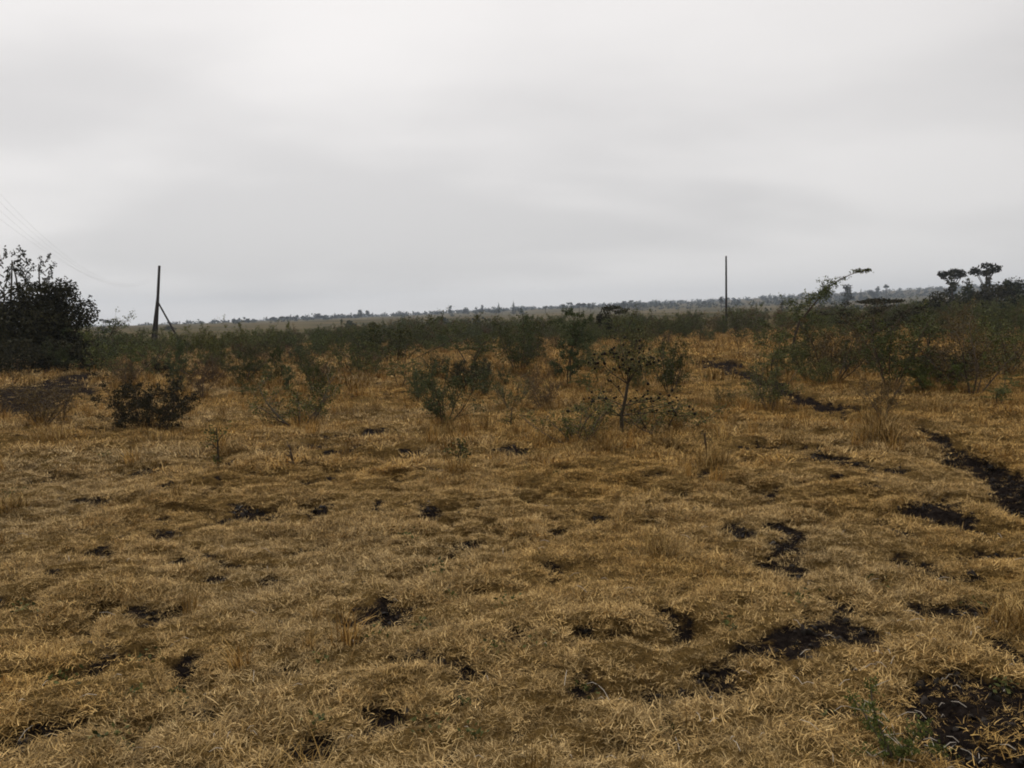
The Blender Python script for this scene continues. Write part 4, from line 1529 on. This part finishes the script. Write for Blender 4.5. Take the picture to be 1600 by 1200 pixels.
tussock(1032, 872, 78, 60, 1, 'upright brown grass tussock standing alone in the middle foreground')
tussock(1112, 736, 66, 44, 2, 'dome-shaped pale grass tussock right of centre')
tussock(930, 708, 130, 42, 3, 'broad olive-brown grass tussock at the foot of the gall tree', 420)
tussock(1040, 700, 70, 36, 4, 'pale grass tussock on the right of the gall tree foot')
tussock(1376, 692, 70, 66, 5, 'tall straw grass tussock beside the gully track')
tussock(1240, 692, 60, 36, 6, 'orange grass tussock left of the tall one beside the gully track')
tussock(715, 742, 60, 34, 7, 'small brown tussock round the weedy sapling at centre')
tussock(345, 736, 64, 26, 8, 'low brown tussock at the foot of the thin sapling')
tussock(440, 830, 90, 36, 9, 'low rusty tussock in the left middle foreground', 360)
tussock(690, 680, 90, 30, 10, 'brown tussock under the grey-green centre shrub')
tussock(80, 690, 80, 30, 11, 'brown tussock below the leafless shrub at the far left')
tussock(240, 690, 90, 26, 12, 'brown tussock in front of the low dark round bush')
tussock(430, 1190, 230, 95, 13, 'long curling rusty grass tussock at the bottom edge, left of centre', 420, 0.7)
tussock(1585, 985, 110, 70, 14, 'dark rusty grass tussock at the right edge', 320, 0.6)
tussock(1060, 580, 50, 26, 15, 'rounded orange tussock under the leafy green shrub')
tussock(1000, 610, 60, 30, 16, 'orange grass mound behind the gall tree')
tussock(560, 650, 90, 22, 17, 'low orange tussock above the dark soil hollow')
tussock(1470, 640, 100, 30, 18, 'brown tussock under the low fresh green bush')
tussock(20, 800, 50, 34, 19, 'yellowish weedy tussock at the left edge')


# the thorny seedling at the bottom right, and bright dry straws on the black soil beside it
def seedling():
    r = np.random.default_rng(12)
    base = at(1398, 1176)
    o = empty('thorny_seedling', snap(base))
    gs, gl, gt = Geo(), Geo(), Geo()
    m = np.linalg.norm(base[:2]) / F
    for q in ((-.10, .16, .17), (-.03, .05, .26), (.07, .12, .20), (.02, -.06, .16), (.16, .05, .10), (-.15, .05, .12), (.22, -.05, .06), (-.02, .22, .15)):
        t = bend(r, (0, 0, -.02), np.array(q), np.linalg.norm(q) * 1.1, 5, .12)
        gs.tube(t, np.linspace(.006, .0022, 6), 5, r=r)
        for k in range(75):
            i = r.integers(1, 6)
            c = t[i] + r.normal(0, .010, 3)
            a = r.normal(size=3)
            a /= np.linalg.norm(a)
            lp = c + np.outer(np.linspace(0, .04, 9), a)
            gl.leaves(lp + r.normal(0, .003, lp.shape), .013, .45, 0, r)
        for k in range(6):
            i = r.integers(1, 6)
            a = r.normal(size=3)
            a[2] = abs(a[2]) * .6
            a /= np.linalg.norm(a)
            gt.tube([t[i], t[i] + a * r.uniform(.04, .085)], [.0024, .0004], 4, r=r)
    link('stems', gs.mesh('stems', M['twig']), o)
    link('foliage', gl.mesh('foliage', M['bright_green']), o)
    tag(link('thorns', gt.mesh('thorns', M['thorn']), o), 'long white thorns', kind='stuff')
    tag(o, 'fresh green acacia seedling with long white thorns, bottom right', 'seedling')


seedling()


def straws():
    r = np.random.default_rng(15)
    g = Geo()
    for k in range(150):
        px, py = r.uniform(0, 1600), 700 + 500 * r.uniform() ** 0.6
        if r.uniform() < 0.25:
            px, py = r.normal(1400, 110), r.normal(1060, 80)
        p = at(px, py)
        z = float(ground_z(p[0], p[1])[0])
        a = r.uniform(0, 6.28)
        e = r.uniform(-.05, .5)
        L = r.uniform(.03, .09)
        d = np.array([math.cos(a) * math.cos(e), math.sin(a) * math.cos(e), math.sin(e)])
        q = np.array([p[0], p[1], z + .02])
        pts = np.array([q, q + d * L * .5 + [0, 0, .01], q + d * L])
        g.tube(pts, [.0012, .0012, .0008], 4, r=r)
    tag(link('pale_straws', g.mesh('pale_straws', M['thorn'])), 'loose bleached straws lying about on the grass', 'straw', kind='stuff')


straws()


def weeds():
    r = np.random.default_rng(19)
    g = Geo()
    spots = [(20, 775), (34, 800), (8, 790), (195, 1165), (175, 1180), (640, 850), (1290, 1110), (1570, 1075), (905, 1060), (250, 1125)]
    spots += [(r.uniform(0, 1600), 690 + 480 * r.uniform()) for k in range(34)]
    for px, py in spots:
        p = at(px, py)
        z = float(ground_z(p[0], p[1])[0])
        m = r.integers(14, 34)
        w = r.uniform(.02, .06)
        c = np.array([p[0], p[1], z]) + np.concatenate([r.normal(0, w, (m, 2)), np.abs(r.normal(.03, .02, (m, 1)))], 1)
        g.leaves(c, .026, .5, .3, r)
    tag(link('low_weeds', g.mesh('low_weeds', M['green'])), 'small low green weeds dotted through the dry grass', 'weeds', kind='stuff')


weeds()


# ------------------------------------------------------------------ haze
def haze():
    import bmesh
    bm = bmesh.new()
    bmesh.ops.create_cube(bm, size=1.0)
    me = bpy.data.meshes.new('haze')
    bm.to_mesh(me)
    bm.free()
    o = link('haze', me)
    o.scale = (4700, 3100, 110)
    o.location = (0, 1200, 110 / 2 - 12)
    m = bpy.data.materials.new('haze')
    m.use_nodes = True
    t = m.node_tree
    t.nodes.clear()
    out = N(t, 'ShaderNodeOutputMaterial')
    v = N(t, 'ShaderNodeVolumePrincipled')
    v.inputs['Color'].default_value = (0.74, 0.85, 1.0, 1)
    v.inputs['Density'].default_value = 0.00026
    v.inputs['Anisotropy'].default_value = 0.2
    t.links.new(v.outputs[0], out.inputs['Volume'])
    me.materials.append(m)
    tag(o, 'thin pale haze veiling the far ridge', 'haze', kind='stuff')


haze()
